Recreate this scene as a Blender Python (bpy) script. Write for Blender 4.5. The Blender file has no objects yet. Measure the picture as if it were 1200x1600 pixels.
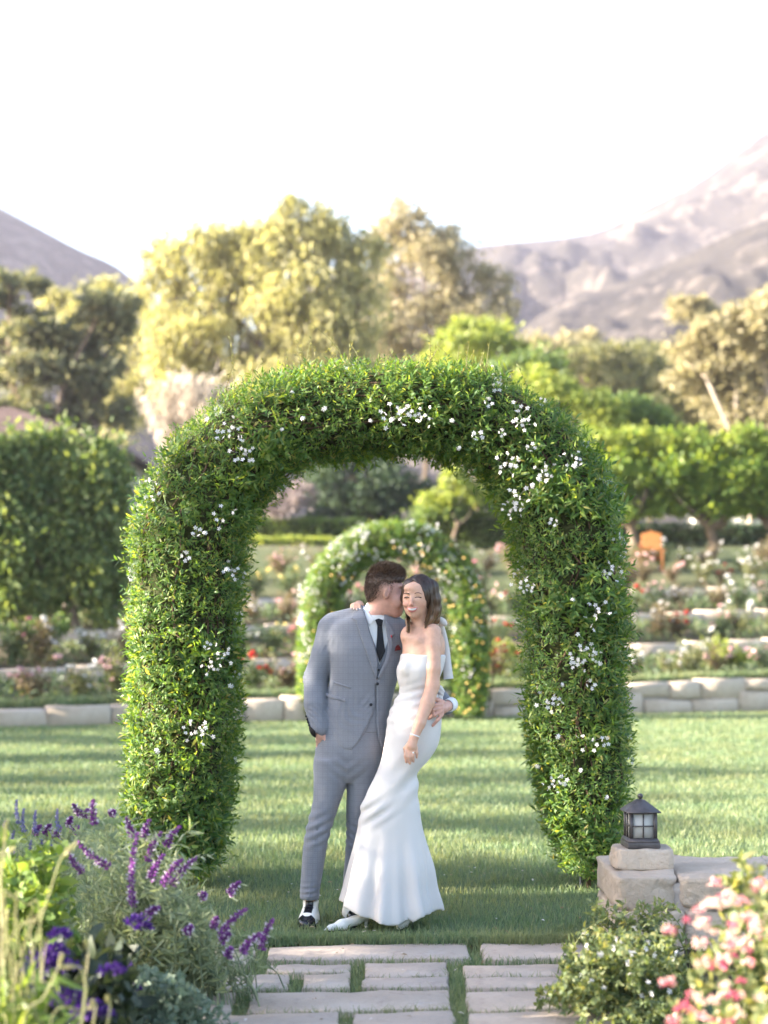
import bpy, math, random
import numpy as np
from mathutils import Vector, Matrix

random.seed(7)
rng = np.random.default_rng(11)
R = math.radians
SC = bpy.context.scene
COL = SC.collection

# ------------------------------------------------------------------ camera
F, H, HOR = 2700.0, 1.55, 967.0          # focal length in photo pixels, eye height, horizon row
cam = bpy.data.cameras.new('camera')
camo = bpy.data.objects.new('camera', cam); COL.objects.link(camo)
camo.location = (0, 0, H); camo.rotation_euler = (R(90), 0, 0)
cam.sensor_fit = 'VERTICAL'; cam.sensor_height = 36.0; cam.sensor_width = 27.0
cam.lens = F / 1600 * 36.0
cam.shift_y = (HOR - 800) / 1600
cam.clip_start = 0.1; cam.clip_end = 20000
cam.dof.use_dof = True; cam.dof.focus_distance = 8.75; cam.dof.aperture_fstop = 1.7
SC.camera = camo

# ------------------------------------------------------------------ light
SUN_EL, SUN_DIR = 17.0, Vector((-0.994, -0.09, 0)).normalized()   # horizontal direction towards the sun
world = bpy.data.worlds.new('World'); SC.world = world; world.use_nodes = True
wn = world.node_tree.nodes; wl = world.node_tree.links
sky = wn.new('ShaderNodeTexSky'); sky.sky_type = 'NISHITA'; sky.sun_disc = False
sky.sun_elevation = R(SUN_EL)
sky.sun_rotation = math.atan2(SUN_DIR.x, SUN_DIR.y)
sky.air_density = 1.0; sky.dust_density = 1.3; sky.ozone_density = 1.0
bg = wn['Background']; wl.new(sky.outputs[0], bg.inputs[0]); bg.inputs[1].default_value = 0.080
sun = bpy.data.lights.new('sun', 'SUN'); sun.energy = 5.0; sun.angle = R(0.6); sun.color = (1.0, 0.91, 0.76)
suno = bpy.data.objects.new('sun', sun); COL.objects.link(suno)
sv = (SUN_DIR * math.cos(R(SUN_EL)) + Vector((0, 0, math.sin(R(SUN_EL)))))
suno.rotation_euler = sv.to_track_quat('Z', 'Y').to_euler()
suno.location = (-30, 10, 30)
vs = SC.view_settings
SC.display_settings.display_device = 'sRGB'
vs.view_transform = 'Standard'; vs.look = 'None'; vs.gamma = 1.0; vs.use_curve_mapping = False
vs.exposure = 3.1
SC.render.engine = 'CYCLES'
cy = SC.cycles
cy.use_denoising = True
try:
    cy.denoiser = 'OPENIMAGEDENOISE'; cy.denoising_input_passes = 'RGB_ALBEDO_NORMAL'
except Exception:
    pass
cy.max_bounces = 6; cy.diffuse_bounces = 3; cy.glossy_bounces = 2; cy.transmission_bounces = 4
cy.transparent_max_bounces = 8; cy.volume_bounces = 1
cy.sample_clamp_indirect = 6.0
cy.caustics_reflective = False; cy.caustics_refractive = False

# ------------------------------------------------------------------ helpers
def PX(px, py, d):
    """world point seen at photo pixel (px, py) at depth d"""
    return np.array([(px - 600) * d / F, d, H + (HOR - py) * d / F])

def lerp(a, b, t): return a + (b - a) * t

def mesh_np(name, V, faces=None, quads=None, tris=None, smooth=False):
    V = np.asarray(V, np.float32).reshape(-1, 3)
    me = bpy.data.meshes.new(name)
    me.vertices.add(len(V)); me.vertices.foreach_set('co', V.ravel())
    loops, starts = [], []
    n = 0
    if quads is not None and len(quads):
        q = np.asarray(quads, np.int32).reshape(-1, 4)
        loops.append(q.ravel()); starts.append(n + 4 * np.arange(len(q))); n += 4 * len(q)
    if tris is not None and len(tris):
        t = np.asarray(tris, np.int32).reshape(-1, 3)
        loops.append(t.ravel()); starts.append(n + 3 * np.arange(len(t))); n += 3 * len(t)
    if faces:
        for f in faces:
            loops.append(np.array(f, np.int32)); starts.append(np.array([n])); n += len(f)
    L = np.concatenate(loops).astype(np.int32); S = np.concatenate(starts).astype(np.int32)
    me.loops.add(len(L)); me.loops.foreach_set('vertex_index', L)
    me.polygons.add(len(S)); me.polygons.foreach_set('loop_start', S)
    if smooth:
        me.polygons.foreach_set('use_smooth', np.ones(len(S), bool))
    me.update(calc_edges=True)
    me.validate()
    return me

def obj(name, me, mat=None, parent=None, loc=None, rot=None, scale=None):
    o = bpy.data.objects.new(name, me); COL.objects.link(o)
    if mat is not None and me is not None and len(me.materials) == 0:
        me.materials.append(mat)
    if parent is not None: o.parent = parent
    if loc is not None: o.location = loc
    if rot is not None: o.rotation_euler = rot
    if scale is not None: o.scale = scale if hasattr(scale, '__len__') else (scale,) * 3
    return o

def empty(name, loc=(0, 0, 0), rot=None):
    o = bpy.data.objects.new(name, None); COL.objects.link(o); o.location = loc
    o.empty_display_size = 0.1
    if rot is not None: o.rotation_euler = rot
    return o

def tag(o, label=None, cat=None, group=None, kind=None):
    if label: o['label'] = label
    if cat: o['category'] = cat
    if group: o['group'] = group
    if kind: o['kind'] = kind
    return o

class MB:
    """collects simple solids into one mesh"""
    def __init__(s): s.v = []; s.f = []; s.n = 0
    def add(s, V, Fc):
        V = np.asarray(V, float).reshape(-1, 3)
        s.v.append(V); s.f += [tuple(i + s.n for i in f) for f in Fc]; s.n += len(V)
    def box(s, c, size, rotz=0.0, jit=0.0):
        hx, hy, hz = [k / 2 for k in size]
        V = np.array([[-hx,-hy,-hz],[hx,-hy,-hz],[hx,hy,-hz],[-hx,hy,-hz],[-hx,-hy,hz],[hx,-hy,hz],[hx,hy,hz],[-hx,hy,hz]])
        if jit: V = V + rng.uniform(-jit, jit, V.shape)
        cz, sz = math.cos(rotz), math.sin(rotz)
        V = V @ np.array([[cz, sz, 0], [-sz, cz, 0], [0, 0, 1]]) + np.array(c)
        s.add(V, [(0,3,2,1),(4,5,6,7),(0,1,5,4),(1,2,6,5),(2,3,7,6),(3,0,4,7)])
    def tube(s, pts, rad, seg=7, cap=True):
        pts = np.asarray(pts, float); n = len(pts)
        rad = np.broadcast_to(np.asarray(rad, float), (n,))
        T = np.gradient(pts, axis=0); T /= np.linalg.norm(T, axis=1)[:, None] + 1e-9
        up = np.array([0, 0, 1.0]) if abs(T[0, 2]) < .9 else np.array([1.0, 0, 0])
        A = np.cross(T, up); A /= np.linalg.norm(A, axis=1)[:, None] + 1e-9
        B = np.cross(T, A)
        th = np.linspace(0, 2 * np.pi, seg, endpoint=False)
        V = pts[:, None] + rad[:, None, None] * (np.cos(th)[None, :, None] * A[:, None] + np.sin(th)[None, :, None] * B[:, None])
        Fc = []
        for i in range(n - 1):
            for j in range(seg):
                k = (j + 1) % seg
                Fc.append((i*seg+j, i*seg+k, (i+1)*seg+k, (i+1)*seg+j))
        if cap:
            Fc.append(tuple(range(seg - 1, -1, -1))[::-1]); Fc.append(tuple((n-1)*seg + j for j in range(seg))[::-1])
        s.add(V.reshape(-1, 3), Fc)
    def lathe(s, c, prof, seg=12, sq=False):
        """prof: list of (r, z)"""
        th = np.linspace(0, 2 * np.pi, seg, endpoint=False) + (np.pi / 4 if sq else 0)
        V = []
        for r, z in prof:
            for t in th: V.append((c[0] + r * math.cos(t), c[1] + r * math.sin(t), c[2] + z))
        Fc = []
        for i in range(len(prof) - 1):
            for j in range(seg):
                k = (j + 1) % seg
                Fc.append((i*seg+j, i*seg+k, (i+1)*seg+k, (i+1)*seg+j))
        Fc.append(tuple(range(seg - 1, -1, -1))); Fc.append(tuple((len(prof)-1)*seg + j for j in range(seg)))
        s.add(V, Fc)
    def mesh(s, name, smooth=False):
        return mesh_np(name, np.concatenate(s.v), faces=s.f, smooth=smooth)
    def build(s, name, mat, parent=None, smooth=False, **k):
        return obj(name, s.mesh(name, smooth), mat, parent, **k)

def bevel(o, w, seg=2):
    m = o.modifiers.new('bevel', 'BEVEL'); m.width = w; m.segments = seg; m.limit_method = 'ANGLE'; m.angle_limit = R(35)
    return o

# ---- materials
class NT:
    def __init__(s, name):
        s.m = bpy.data.materials.new(name); s.m.use_nodes = True
        s.t = s.m.node_tree; s.b = s.t.nodes['Principled BSDF']; s.out = s.t.nodes['Material Output']
    def n(s, typ, **k):
        x = s.t.nodes.new(typ)
        for a, v in k.items(): setattr(x, a, v)
        return x
    def l(s, a, b): s.t.links.new(a, b)
    def ramp(s, src, stops, interp='LINEAR'):
        r = s.n('ShaderNodeValToRGB'); r.color_ramp.interpolation = interp
        e = r.color_ramp.elements
        while len(e) < len(stops): e.new(0.5)
        for q, (p, c) in zip(e, stops): q.position = p; q.color = (*c, 1)
        s.l(src, r.inputs[0]); return r.outputs[0]
    def coord(s, kind='Object'): return s.n('ShaderNodeTexCoord').outputs[kind]
    def noise(s, scale, detail=4, rough=.55, vec=None):
        x = s.n('ShaderNodeTexNoise'); x.inputs['Scale'].default_value = scale
        x.inputs['Detail'].default_value = detail; x.inputs['Roughness'].default_value = rough
        s.l(vec if vec is not None else s.coord(), x.inputs['Vector']); return x.outputs[0]
    def mix(s, fac, a, b, blend='MIX'):
        x = s.n('ShaderNodeMix', data_type='RGBA', blend_type=blend)
        for sock, v in ((x.inputs[0], fac), (x.inputs[6], a), (x.inputs[7], b)):
            if isinstance(v, (int, float)): sock.default_value = v
            elif isinstance(v, tuple): sock.default_value = (*v, 1)
            else: s.l(v, sock)
        return x.outputs[2]
    def math(s, op, a, b=None):
        x = s.n('ShaderNodeMath', operation=op)
        for i, v in enumerate((a, b)):
            if v is None: continue
            if isinstance(v, (int, float)): x.inputs[i].default_value = v
            else: s.l(v, x.inputs[i])
        return x.outputs[0]
    def bump(s, h, strength=.3, dist=.01):
        x = s.n('ShaderNodeBump'); x.inputs['Strength'].default_value = strength; x.inputs['Distance'].default_value = dist
        s.l(h, x.inputs['Height']); s.l(x.outputs[0], s.b.inputs['Normal'])
    def base(s, c, rough=.7, spec=.3):
        if isinstance(c, tuple): s.b.inputs['Base Color'].default_value = (*c, 1)
        else: s.l(c, s.b.inputs['Base Color'])
        s.b.inputs['Roughness'].default_value = rough; s.b.inputs['Specular IOR Level'].default_value = spec
        return s

def plain(name, c, rough=.7, spec=.3, var=0.0, scale=20, bump=0.0, metal=0.0):
    t = NT(name)
    if var:
        f = t.noise(scale, 5)
        t.base(t.ramp(f, [(.3, tuple(k * (1 - var) for k in c)), (.7, tuple(min(1, k * (1 + var)) for k in c))]), rough, spec)
        if bump: t.bump(f, bump, .02)
    else: t.base(c, rough, spec)
    t.b.inputs['Metallic'].default_value = metal
    return t.m

def leafmat(name, stops, trans=.35, rough=.45, tcol=None, spec=.35, patch=None):
    """per-leaf colour; light passes through the blade"""
    t = NT(name)
    g = t.n('ShaderNodeNewGeometry')
    c = t.ramp(g.outputs['Random Per Island'], stops)
    if patch: c = t.mix(t.ramp(t.noise(patch[0], 4, .6), [(.42, (0, 0, 0)), (.68, (1, 1, 1))]), c, patch[1])
    t.base(c, rough, spec)
    tr = t.n('ShaderNodeBsdfTranslucent')
    t.l(t.mix(1.0, c, tcol or (1.9, 1.75, .7), 'MULTIPLY'), tr.inputs[0])
    mx = t.n('ShaderNodeMixShader'); mx.inputs[0].default_value = trans
    t.l(t.b.outputs[0], mx.inputs[1]); t.l(tr.outputs[0], mx.inputs[2]); t.l(mx.outputs[0], t.out.inputs[0])
    return t.m

# ---- foliage geometry
def unit(a): return a / (np.linalg.norm(a, axis=-1, keepdims=True) + 1e-9)

def leaves(name, pos, axis, length, width, fold=.25, bend=.15, six=False, nrm=None):
    """one blade per position: rhombus of two triangles (or a bent blade of two quads)"""
    n = len(pos); pos = np.asarray(pos, float); ax = unit(np.asarray(axis, float))
    L = np.broadcast_to(length, (n,))[:, None]; W = np.broadcast_to(width, (n,))[:, None]
    if nrm is None: nrm = rng.normal(size=(n, 3))
    side = unit(np.cross(ax, nrm)); up = unit(np.cross(side, ax))
    if not six:
        m = pos + ax * L * .45
        V = np.stack([pos, m + side * W / 2 + up * W * fold, pos + ax * L - up * L * bend, m - side * W / 2 + up * W * fold], 1)
        i = np.arange(n)[:, None] * 4
        return mesh_np(name, V, tris=np.concatenate([i + [0, 1, 2], i + [0, 2, 3]], 0))
    m1 = pos + ax * L * .30 ; m2 = pos + ax * L * .68 - up * L * bend * .4
    V = np.stack([pos, m1 + side * W / 2 + up * W * fold, m1 - side * W / 2 + up * W * fold,
                  m2 + side * W * .38 + up * W * fold * .7, m2 - side * W * .38 + up * W * fold * .7, pos + ax * L - up * L * bend], 1)
    i = np.arange(n)[:, None] * 6
    return mesh_np(name, V, quads=i + [1, 3, 4, 2], tris=np.concatenate([i + [0, 1, 2], i + [3, 5, 4]], 0))

def rand_dirs(n): return unit(rng.normal(size=(n, 3)))

def sm(e0, e1, x):
    t = np.clip((x - e0) / (e1 - e0), 0, 1); return t * t * (3 - 2 * t)

def vnoise(p, seed=0):
    """smooth value noise, p (...,3) -> 0..1"""
    p = np.asarray(p, float); i = np.floor(p).astype(np.int64); f = p - i; f = f * f * (3 - 2 * f)
    def h(ix, iy, iz):
        n = (ix * 374761393 + iy * 668265263 + iz * 2147483647 + seed * 974634777) & 0xffffffff
        n = ((n ^ (n >> 13)) * 1274126177) & 0xffffffff
        return ((n ^ (n >> 16)) & 0xffff) / 65535.0
    r = 0
    for a in (0, 1):
        for b in (0, 1):
            for c in (0, 1):
                w = (f[..., 0] if a else 1 - f[..., 0]) * (f[..., 1] if b else 1 - f[..., 1]) * (f[..., 2] if c else 1 - f[..., 2])
                r = r + w * h(i[..., 0] + a, i[..., 1] + b, i[..., 2] + c)
    return r
def fbm(p, oct=4, seed=0):
    p = np.asarray(p, float); r = 0; a = .5
    for k in range(oct): r = r + a * vnoise(p, seed + k); p = p * 2.03 + 5.1; a *= .5
    return r

# ================================================================== implicit surfaces for figures and cloth
def catmull(keys, n=240):
    K = np.asarray(keys, float); K = K[np.argsort(K[:, 0])]
    t = np.linspace(K[0, 0], K[-1, 0], n); out = [t]
    z = K[:, 0]
    for c in range(1, K.shape[1]):
        y = K[:, c]; m = np.gradient(y, z) if len(z) > 2 else np.full(len(z), (y[-1] - y[0]) / (z[-1] - z[0]))
        i = np.clip(np.searchsorted(z, t) - 1, 0, len(z) - 2)
        h = z[i + 1] - z[i]; u = (t - z[i]) / h
        out.append((2*u**3-3*u**2+1)*y[i] + (u**3-2*u**2+u)*h*m[i] + (-2*u**3+3*u**2)*y[i+1] + (u**3-u**2)*h*m[i+1])
    return np.stack(out, 1)

def p_cone(a, b, ra, rb):
    a = np.array(a, float); b = np.array(b, float); ba = b - a; bb = ba @ ba; r = max(ra, rb)
    def f(x, y, z):
        h = np.clip(((x-a[0])*ba[0] + (y-a[1])*ba[1] + (z-a[2])*ba[2]) / bb, 0, 1)
        return np.sqrt((x-a[0]-ba[0]*h)**2 + (y-a[1]-ba[1]*h)**2 + (z-a[2]-ba[2]*h)**2) - (ra + (rb-ra)*h)
    return f, np.minimum(a, b) - r, np.maximum(a, b) + r

def p_ell(c, r, rot=(0, 0, 0)):
    from mathutils import Euler
    c = np.array(c, float); r = np.array(r, float)
    M = np.array(Euler(rot).to_matrix()).T      # world -> local
    m = np.abs(M.T) @ r
    def f(x, y, z):
        dx, dy, dz = x-c[0], y-c[1], z-c[2]
        q = [M[i,0]*dx + M[i,1]*dy + M[i,2]*dz for i in range(3)]
        k0 = np.sqrt((q[0]/r[0])**2 + (q[1]/r[1])**2 + (q[2]/r[2])**2)
        k1 = np.sqrt((q[0]/r[0]**2)**2 + (q[1]/r[1]**2)**2 + (q[2]/r[2]**2)**2) + 1e-9
        return k0*(k0-1)/k1
    return f, c - m, c + m

def p_loft(keys, n=2.0):
    """keys: (z, cx, cy, rx, ry)"""
    K = catmull(keys)
    def f(x, y, z):
        zz = np.clip(z, K[0,0], K[-1,0])
        cx, cy_, rx, ry = [np.interp(zz, K[:,0], K[:,i]) for i in range(1, 5)]
        q = ((np.abs(x-cx)/rx)**n + (np.abs(y-cy_)/ry)**n)**(1/n)
        d = (q-1)*np.minimum(rx, ry)
        return np.maximum(d, np.maximum(K[0,0]-z, z-K[-1,0]))
    lo = np.array([(K[:,1]-K[:,3]).min(), (K[:,2]-K[:,4]).min(), K[0,0]]); hi = np.array([(K[:,1]+K[:,3]).max(), (K[:,2]+K[:,4]).max(), K[-1,0]])
    return f, lo, hi

def poly2(pts):
    """signed distance in the x-z plane to a closed polygon"""
    P = np.asarray(pts, float)
    def f(x, y, z):
        x, z = np.broadcast_arrays(x, z)
        d = np.full(x.shape, 1e9); s = np.ones(x.shape)
        for i in range(len(P)):
            a, b = P[i], P[i-1]; e = b-a; wx, wz = x-a[0], z-a[1]
            h = np.clip((wx*e[0]+wz*e[1])/(e@e+1e-12), 0, 1)
            d = np.minimum(d, (wx-e[0]*h)**2 + (wz-e[1]*h)**2)
            c1 = z >= a[1]; c2 = z < b[1]; c3 = e[0]*wz > e[1]*wx
            s = np.where((c1 & c2 & c3) | (~c1 & ~c2 & ~c3), -s, s)
        return s*np.sqrt(d)
    return f

class SDF:
    def __init__(s): s.ops = []; s.lo = np.full(3, 1e9); s.hi = np.full(3, -1e9)
    def u(s, prim, k=.0):
        f, lo, hi = prim; s.ops.append(('u', f, lo, hi, k)); s.lo = np.minimum(s.lo, lo); s.hi = np.maximum(s.hi, hi); return s
    def cut(s, prim, k=.0): f, lo, hi = prim; s.ops.append(('s', f, lo, hi, k)); return s
    def inter(s, f): s.ops.append(('i', f, None, None, 0)); return s
    def disp(s, f, lo=None, hi=None): s.ops.append(('d', f, lo, hi, 0)); return s
    def chain(s, pts, k=.0):
        """pts: (x,y,z,r)"""
        for a, b in zip(pts[:-1], pts[1:]): s.u(p_cone(a[:3], b[:3], a[3], b[3]), k)
        return s
    def grid(s, xs, ys, zs):
        D = np.full((len(xs), len(ys), len(zs)), .25, np.float32)
        A = (xs, ys, zs)
        for op, f, lo, hi, k in s.ops:
            if lo is None: sl = (slice(None),)*3
            else:
                m = k + .03
                sl = tuple(slice(max(0, np.searchsorted(A[i], lo[i]-m)-1), np.searchsorted(A[i], hi[i]+m)+1) for i in range(3))
            X, Y, Z = xs[sl[0]][:, None, None], ys[sl[1]][None, :, None], zs[sl[2]][None, None, :]
            if 0 in D[sl].shape: continue
            v = f(X, Y, Z); d = D[sl]
            if op == 'u':
                if k: h = np.clip(.5+.5*(v-d)/k, 0, 1); D[sl] = v + (d-v)*h - k*h*(1-h)
                else: D[sl] = np.minimum(d, v)
            elif op == 's':
                if k: h = np.clip(.5-.5*(d+v)/k, 0, 1); D[sl] = d + (-v-d)*h + k*h*(1-h)
                else: D[sl] = np.maximum(d, -v)
            elif op == 'i': D[sl] = np.maximum(d, v)
            elif op == 'd': D[sl] = d + v
        return D
    def mesh(s, name, h=.005, fine=None, lo=None, hi=None, pad=.03, off=0.0, extra=None, shell=None):
        lo = np.array(s.lo - pad if lo is None else lo); hi = np.array(s.hi + pad if hi is None else hi)
        ax = []
        for i in range(3):
            a = [np.arange(lo[i], hi[i] + h, h)]
            if fine:
                fh, bx = fine
                keep = a[0]
                add = []
                for b in bx:
                    keep = keep[(keep < b[0][i]) | (keep > b[1][i])]
                    add.append(np.arange(b[0][i], b[1][i], fh))
                g = np.unique(np.round(np.concatenate([keep] + add), 5)); g = g[np.concatenate([[True], np.diff(g) > fh*.45])]
                ax.append(g)
            else: ax.append(a[0])
        D = s.grid(*ax)
        D = D - off if shell is None else np.maximum(D - off, -(D + shell))
        if extra is not None: D = np.maximum(D, extra(ax[0][:, None, None], ax[1][None, :, None], ax[2][None, None, :]))
        V, Q = surface_nets(D, *ax)
        return mesh_np(name, V, quads=Q, smooth=True)

def surface_nets(D, xs, ys, zs):
    # close the grid border
    D = D.copy(); big = .01
    for ax in range(3):
        for e in (0, -1):
            sl = [slice(None)]*3; sl[ax] = e; D[tuple(sl)] = np.maximum(D[tuple(sl)], big)
    I = D < 0
    nx, ny, nz = [k-1 for k in D.shape]
    cnt = np.zeros((nx, ny, nz), np.uint8)
    for a in (0, 1):
        for b in (0, 1):
            for c in (0, 1): cnt += I[a:a+nx, b:b+ny, c:c+nz]
    C = np.argwhere((cnt > 0) & (cnt < 8))
    idx = np.full((nx, ny, nz), -1, np.int32); idx[C[:,0], C[:,1], C[:,2]] = np.arange(len(C))
    acc = np.zeros((len(C), 3)); w = np.zeros(len(C))
    AX = (xs, ys, zs)
    for ax in range(3):
        o1, o2 = [k for k in range(3) if k != ax]
        for a in (0, 1):
            for b in (0, 1):
                p = C.copy(); p[:, o1] += a; p[:, o2] += b; q = p.copy(); q[:, ax] += 1
                d0 = D[p[:,0], p[:,1], p[:,2]]; d1 = D[q[:,0], q[:,1], q[:,2]]
                m = (d0 < 0) != (d1 < 0)
                t = np.where(m, d0/np.where(m, d0-d1, 1), 0)
                pos = np.stack([AX[i][p[:, i]] for i in range(3)], 1).astype(float)
                pos[:, ax] += t*(AX[ax][q[:, ax]] - AX[ax][p[:, ax]])
                acc += pos*m[:, None]; w += m
    V = acc/np.maximum(w, 1)[:, None]
    quads = []
    for ax in range(3):
        o1, o2 = [(1, 2), (2, 0), (0, 1)][ax]
        sl0 = [slice(None)]*3; sl1 = [slice(None)]*3; sl0[ax] = slice(0, -1); sl1[ax] = slice(1, None)
        A0, A1 = I[tuple(sl0)], I[tuple(sl1)]
        E = np.argwhere(A0 != A1)
        E = E[(E[:, o1] > 0) & (E[:, o2] > 0) & (E[:, o1] < D.shape[o1]-1) & (E[:, o2] < D.shape[o2]-1)]
        fl = A0[E[:,0], E[:,1], E[:,2]]
        def cell(da, db):
            p = E.copy(); p[:, o1] += da; p[:, o2] += db; return idx[p[:,0], p[:,1], p[:,2]]
        q = np.stack([cell(-1,-1), cell(0,-1), cell(0,0), cell(-1,0)], 1)
        q[~fl] = q[~fl][:, ::-1]
        quads.append(q)
    Q = np.concatenate(quads); Q = Q[(Q >= 0).all(1)]
    return V, Q

def mesh_regions(name, sdf, regs):
    """one mesh from several grid boxes of different fineness; the seams lie under clothing"""
    Vs, Qs, n = [], [], 0
    for lo, hi, h in regs:
        lo, hi = np.minimum(lo, hi), np.maximum(lo, hi)
        ax = [np.arange(lo[i], hi[i] + h, h) for i in range(3)]
        V, Q = surface_nets(sdf.grid(*ax), *ax)
        Vs.append(V); Qs.append(Q + n); n += len(V)
    return mesh_np(name, np.concatenate(Vs), quads=np.concatenate(Qs), smooth=True)

# ================================================================== setting
def gpt(px, py, z=0.0):
    d = F * (H - z) / (py - HOR); return np.array([(px - 600) * d / F, d, z])

# ---- ground sheet out to the horizon
t = NT('garden_soil'); f = t.noise(1.3, 6)
t.base(t.ramp(f, [(.3, (.055, .040, .026)), (.7, (.11, .085, .058))]), .95, .1); t.bump(t.noise(30, 5), .6, .03)
M_soil = t.m
t = NT('dry_ground'); f = t.noise(.12, 6)
t.base(t.ramp(f, [(.35, (.065, .08, .038)), (.55, (.10, .11, .055)), (.75, (.15, .135, .08))]), .95, .1); t.bump(t.noise(2.0, 6), .5, .1)
M_dry = t.m
g = obj('ground', mesh_np('ground', [[-4000, -200, -.06], [4000, -200, -.06], [4000, 6000, -.06], [-4000, 6000, -.06]], quads=[[0, 1, 2, 3]]), M_soil)
tag(g, kind='structure')

SL = 4.0 / 11.95
def wy(k, x): return (0, 26.75, 31.8, 36.3, 40.8)[k] + SL * x
WROW = {1: ((1110, 1137), (1060, 1111)), 2: ((1043, 1067), (1001, 1031)), 3: ((985, 1004), (957, 976)), 4: ((941, 957), (922, 939))}
def wz(k, x, which):
    (a, b) = WROW[k]; i = 0 if which == 'top' else 1
    # rows at the picture's left and right border
    zl = H + (HOR - a[i]) * (wy(k, -5.8)) / F; zr = H + (HOR - b[i]) * (wy(k, 6.4)) / F
    return zl + (zr - zl) * np.clip((x + 5.8) / 12.2, -.25, 1.35)

# ---- lawn
LF = 8.24
t = NT('lawn_turf'); f = t.noise(1.1, 5); f2 = t.noise(60, 4)
c = t.ramp(f, [(.3, (.11, .16, .085)), (.55, (.15, .20, .10)), (.75, (.20, .22, .12))])
c = t.mix(.45, c, t.ramp(f2, [(.3, (.05, .08, .03)), (.7, (.17, .22, .10))]))
t.base(c, .9, .1); t.bump(f2, .8, .03)
M_turf = t.m
xs = np.linspace(-16, 16, 33)
V = [(x, LF, .0) for x in xs] + [(x, wy(1, x) + .02, wz(1, x, 'base') + .0) for x in xs]
lawn = obj('lawn', mesh_np('lawn', V, quads=[[i, i+1, 34+i, 33+i] for i in range(32)]), M_turf); tag(lawn, kind='structure')
def lawn_z(x, y): u = np.clip((y - LF) / (wy(1, x) - LF), 0, 1); return u * wz(1, x, 'base')

# grass blades: as dense as the picture can show
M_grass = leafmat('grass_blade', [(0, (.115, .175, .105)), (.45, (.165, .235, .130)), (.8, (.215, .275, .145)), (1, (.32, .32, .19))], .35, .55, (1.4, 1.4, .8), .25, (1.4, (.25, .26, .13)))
def grass_mesh(name, P_, hgt, wid):
    n = len(P_); a = rng.uniform(0, 2*np.pi, n)
    side = np.stack([np.cos(a), np.sin(a), np.zeros(n)], 1); lean = rng.normal(size=(n, 3)) * .42; lean[:, 2] = 0
    h = np.broadcast_to(hgt, (n,))[:, None]; w = np.broadcast_to(wid, (n,))[:, None]
    mid = P_ + (np.array([0, 0, .62]) + lean*.35) * h
    V = np.stack([P_ - side*w/2, P_ + side*w/2, mid + side*w*.36, mid - side*w*.36, P_ + (np.array([0, 0, 1.0]) + lean) * h], 1)
    i = np.arange(n)[:, None] * 5
    return mesh_np(name, V, quads=i + [0, 1, 2, 3], tris=i + [3, 2, 4])
n = 122000
d = LF * np.exp(rng.uniform(0, math.log(29.5 / LF), n)); x = rng.uniform(-.255, .255, n) * d + rng.normal(size=n)*.1
ok = d < wy(1, x) - .05; d, x = d[ok], x[ok]
patchy = fbm(np.stack([x*.9, d*.9, 0*x], 1), 3)
gm = grass_mesh('grass', np.stack([x, d, lawn_z(x, d) - .004], 1), (.026 + .040*patchy) * rng.uniform(.7, 1.25, len(x)) * (1 + .0*d), .0047 * (d / LF)**.9)
go = obj('grass', gm, M_grass); tag(go, 'short green lawn grass streaked with sunlight under the arches', 'grass', kind='stuff')

# ---- flagstone path with turf joints
t = NT('pink_sandstone'); f = t.noise(3.0, 6); oi = t.n('ShaderNodeObjectInfo')
c = t.ramp(f, [(.30, (.40, .315, .245)), (.55, (.51, .41, .325)), (.78, (.60, .505, .42))])
c = t.mix(t.math('MULTIPLY', oi.outputs['Random'], .6), c, (.44, .365, .32))
dk = t.ramp(t.noise(11, 7, .7), [(.52, (0, 0, 0)), (.70, (1, 1, 1))])
c = t.mix(t.math('MULTIPLY', dk, .5), c, (.26, .19, .165))
lt = t.ramp(t.noise(5, 8, .75), [(.56, (0, 0, 0)), (.66, (1, 1, 1))]); c = t.mix(t.math('MULTIPLY', lt, .35), c, (.58, .51, .47))
t.base(c, .85, .2); t.bump(t.math('ADD', t.noise(16, 8, .65), t.math('MULTIPLY', t.noise(90, 3), .25)), .9, .016)
M_flag = t.m
path = obj('path', mesh_np('path', [[-1.35, 3.5, -.03], [1.35, 3.5, -.03], [1.35, LF + .05, -.03], [-1.35, LF + .05, -.03]], quads=[[0, 1, 2, 3]]), M_turf); tag(path, kind='structure')

def slab(poly, zb, zt, ch=.012, jag=.006, nseg=7, warp=.0025):
    """flagstone from a quad outline: uneven broken edge, slightly domed top"""
    P_ = np.array(poly, float)[:, :2]; out = []
    for i in range(4):
        a, b = P_[i], P_[(i+1) % 4]; m = max(3, int(np.linalg.norm(b-a)/.12)); m = min(m, nseg)
        nrm = np.array([b[1]-a[1], a[0]-b[0]]); nrm /= np.linalg.norm(nrm)
        for j in range(m):
            u = j/m; q = a + (b-a)*u
            out.append(q + nrm*rng.normal()*jag*(0.3 if j == 0 else 1))
    out = np.array(out); c = out.mean(0); n_ = len(out)
    ins = out + (c - out) / (np.linalg.norm(c - out, axis=1)[:, None]) * ch
    zt_ = zt + rng.normal(size=n_)*warp
    V = np.concatenate([np.column_stack([out, np.full(n_, zb)]), np.column_stack([out, zt_ - ch*.7]), np.column_stack([ins, zt_]), [[c[0], c[1], zt + .002]]])
    V -= [c[0], c[1], 0]
    Q, T = [], []
    for i in range(n_):
        j = (i+1) % n_; Q += [[i, j, n_+j, n_+i], [n_+i, n_+j, 2*n_+j, 2*n_+i]]; T.append([2*n_+i, 2*n_+j, 3*n_])
    return mesh_np('paving_stone', V, quads=Q, tris=T), (c[0], c[1], 0)
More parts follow.
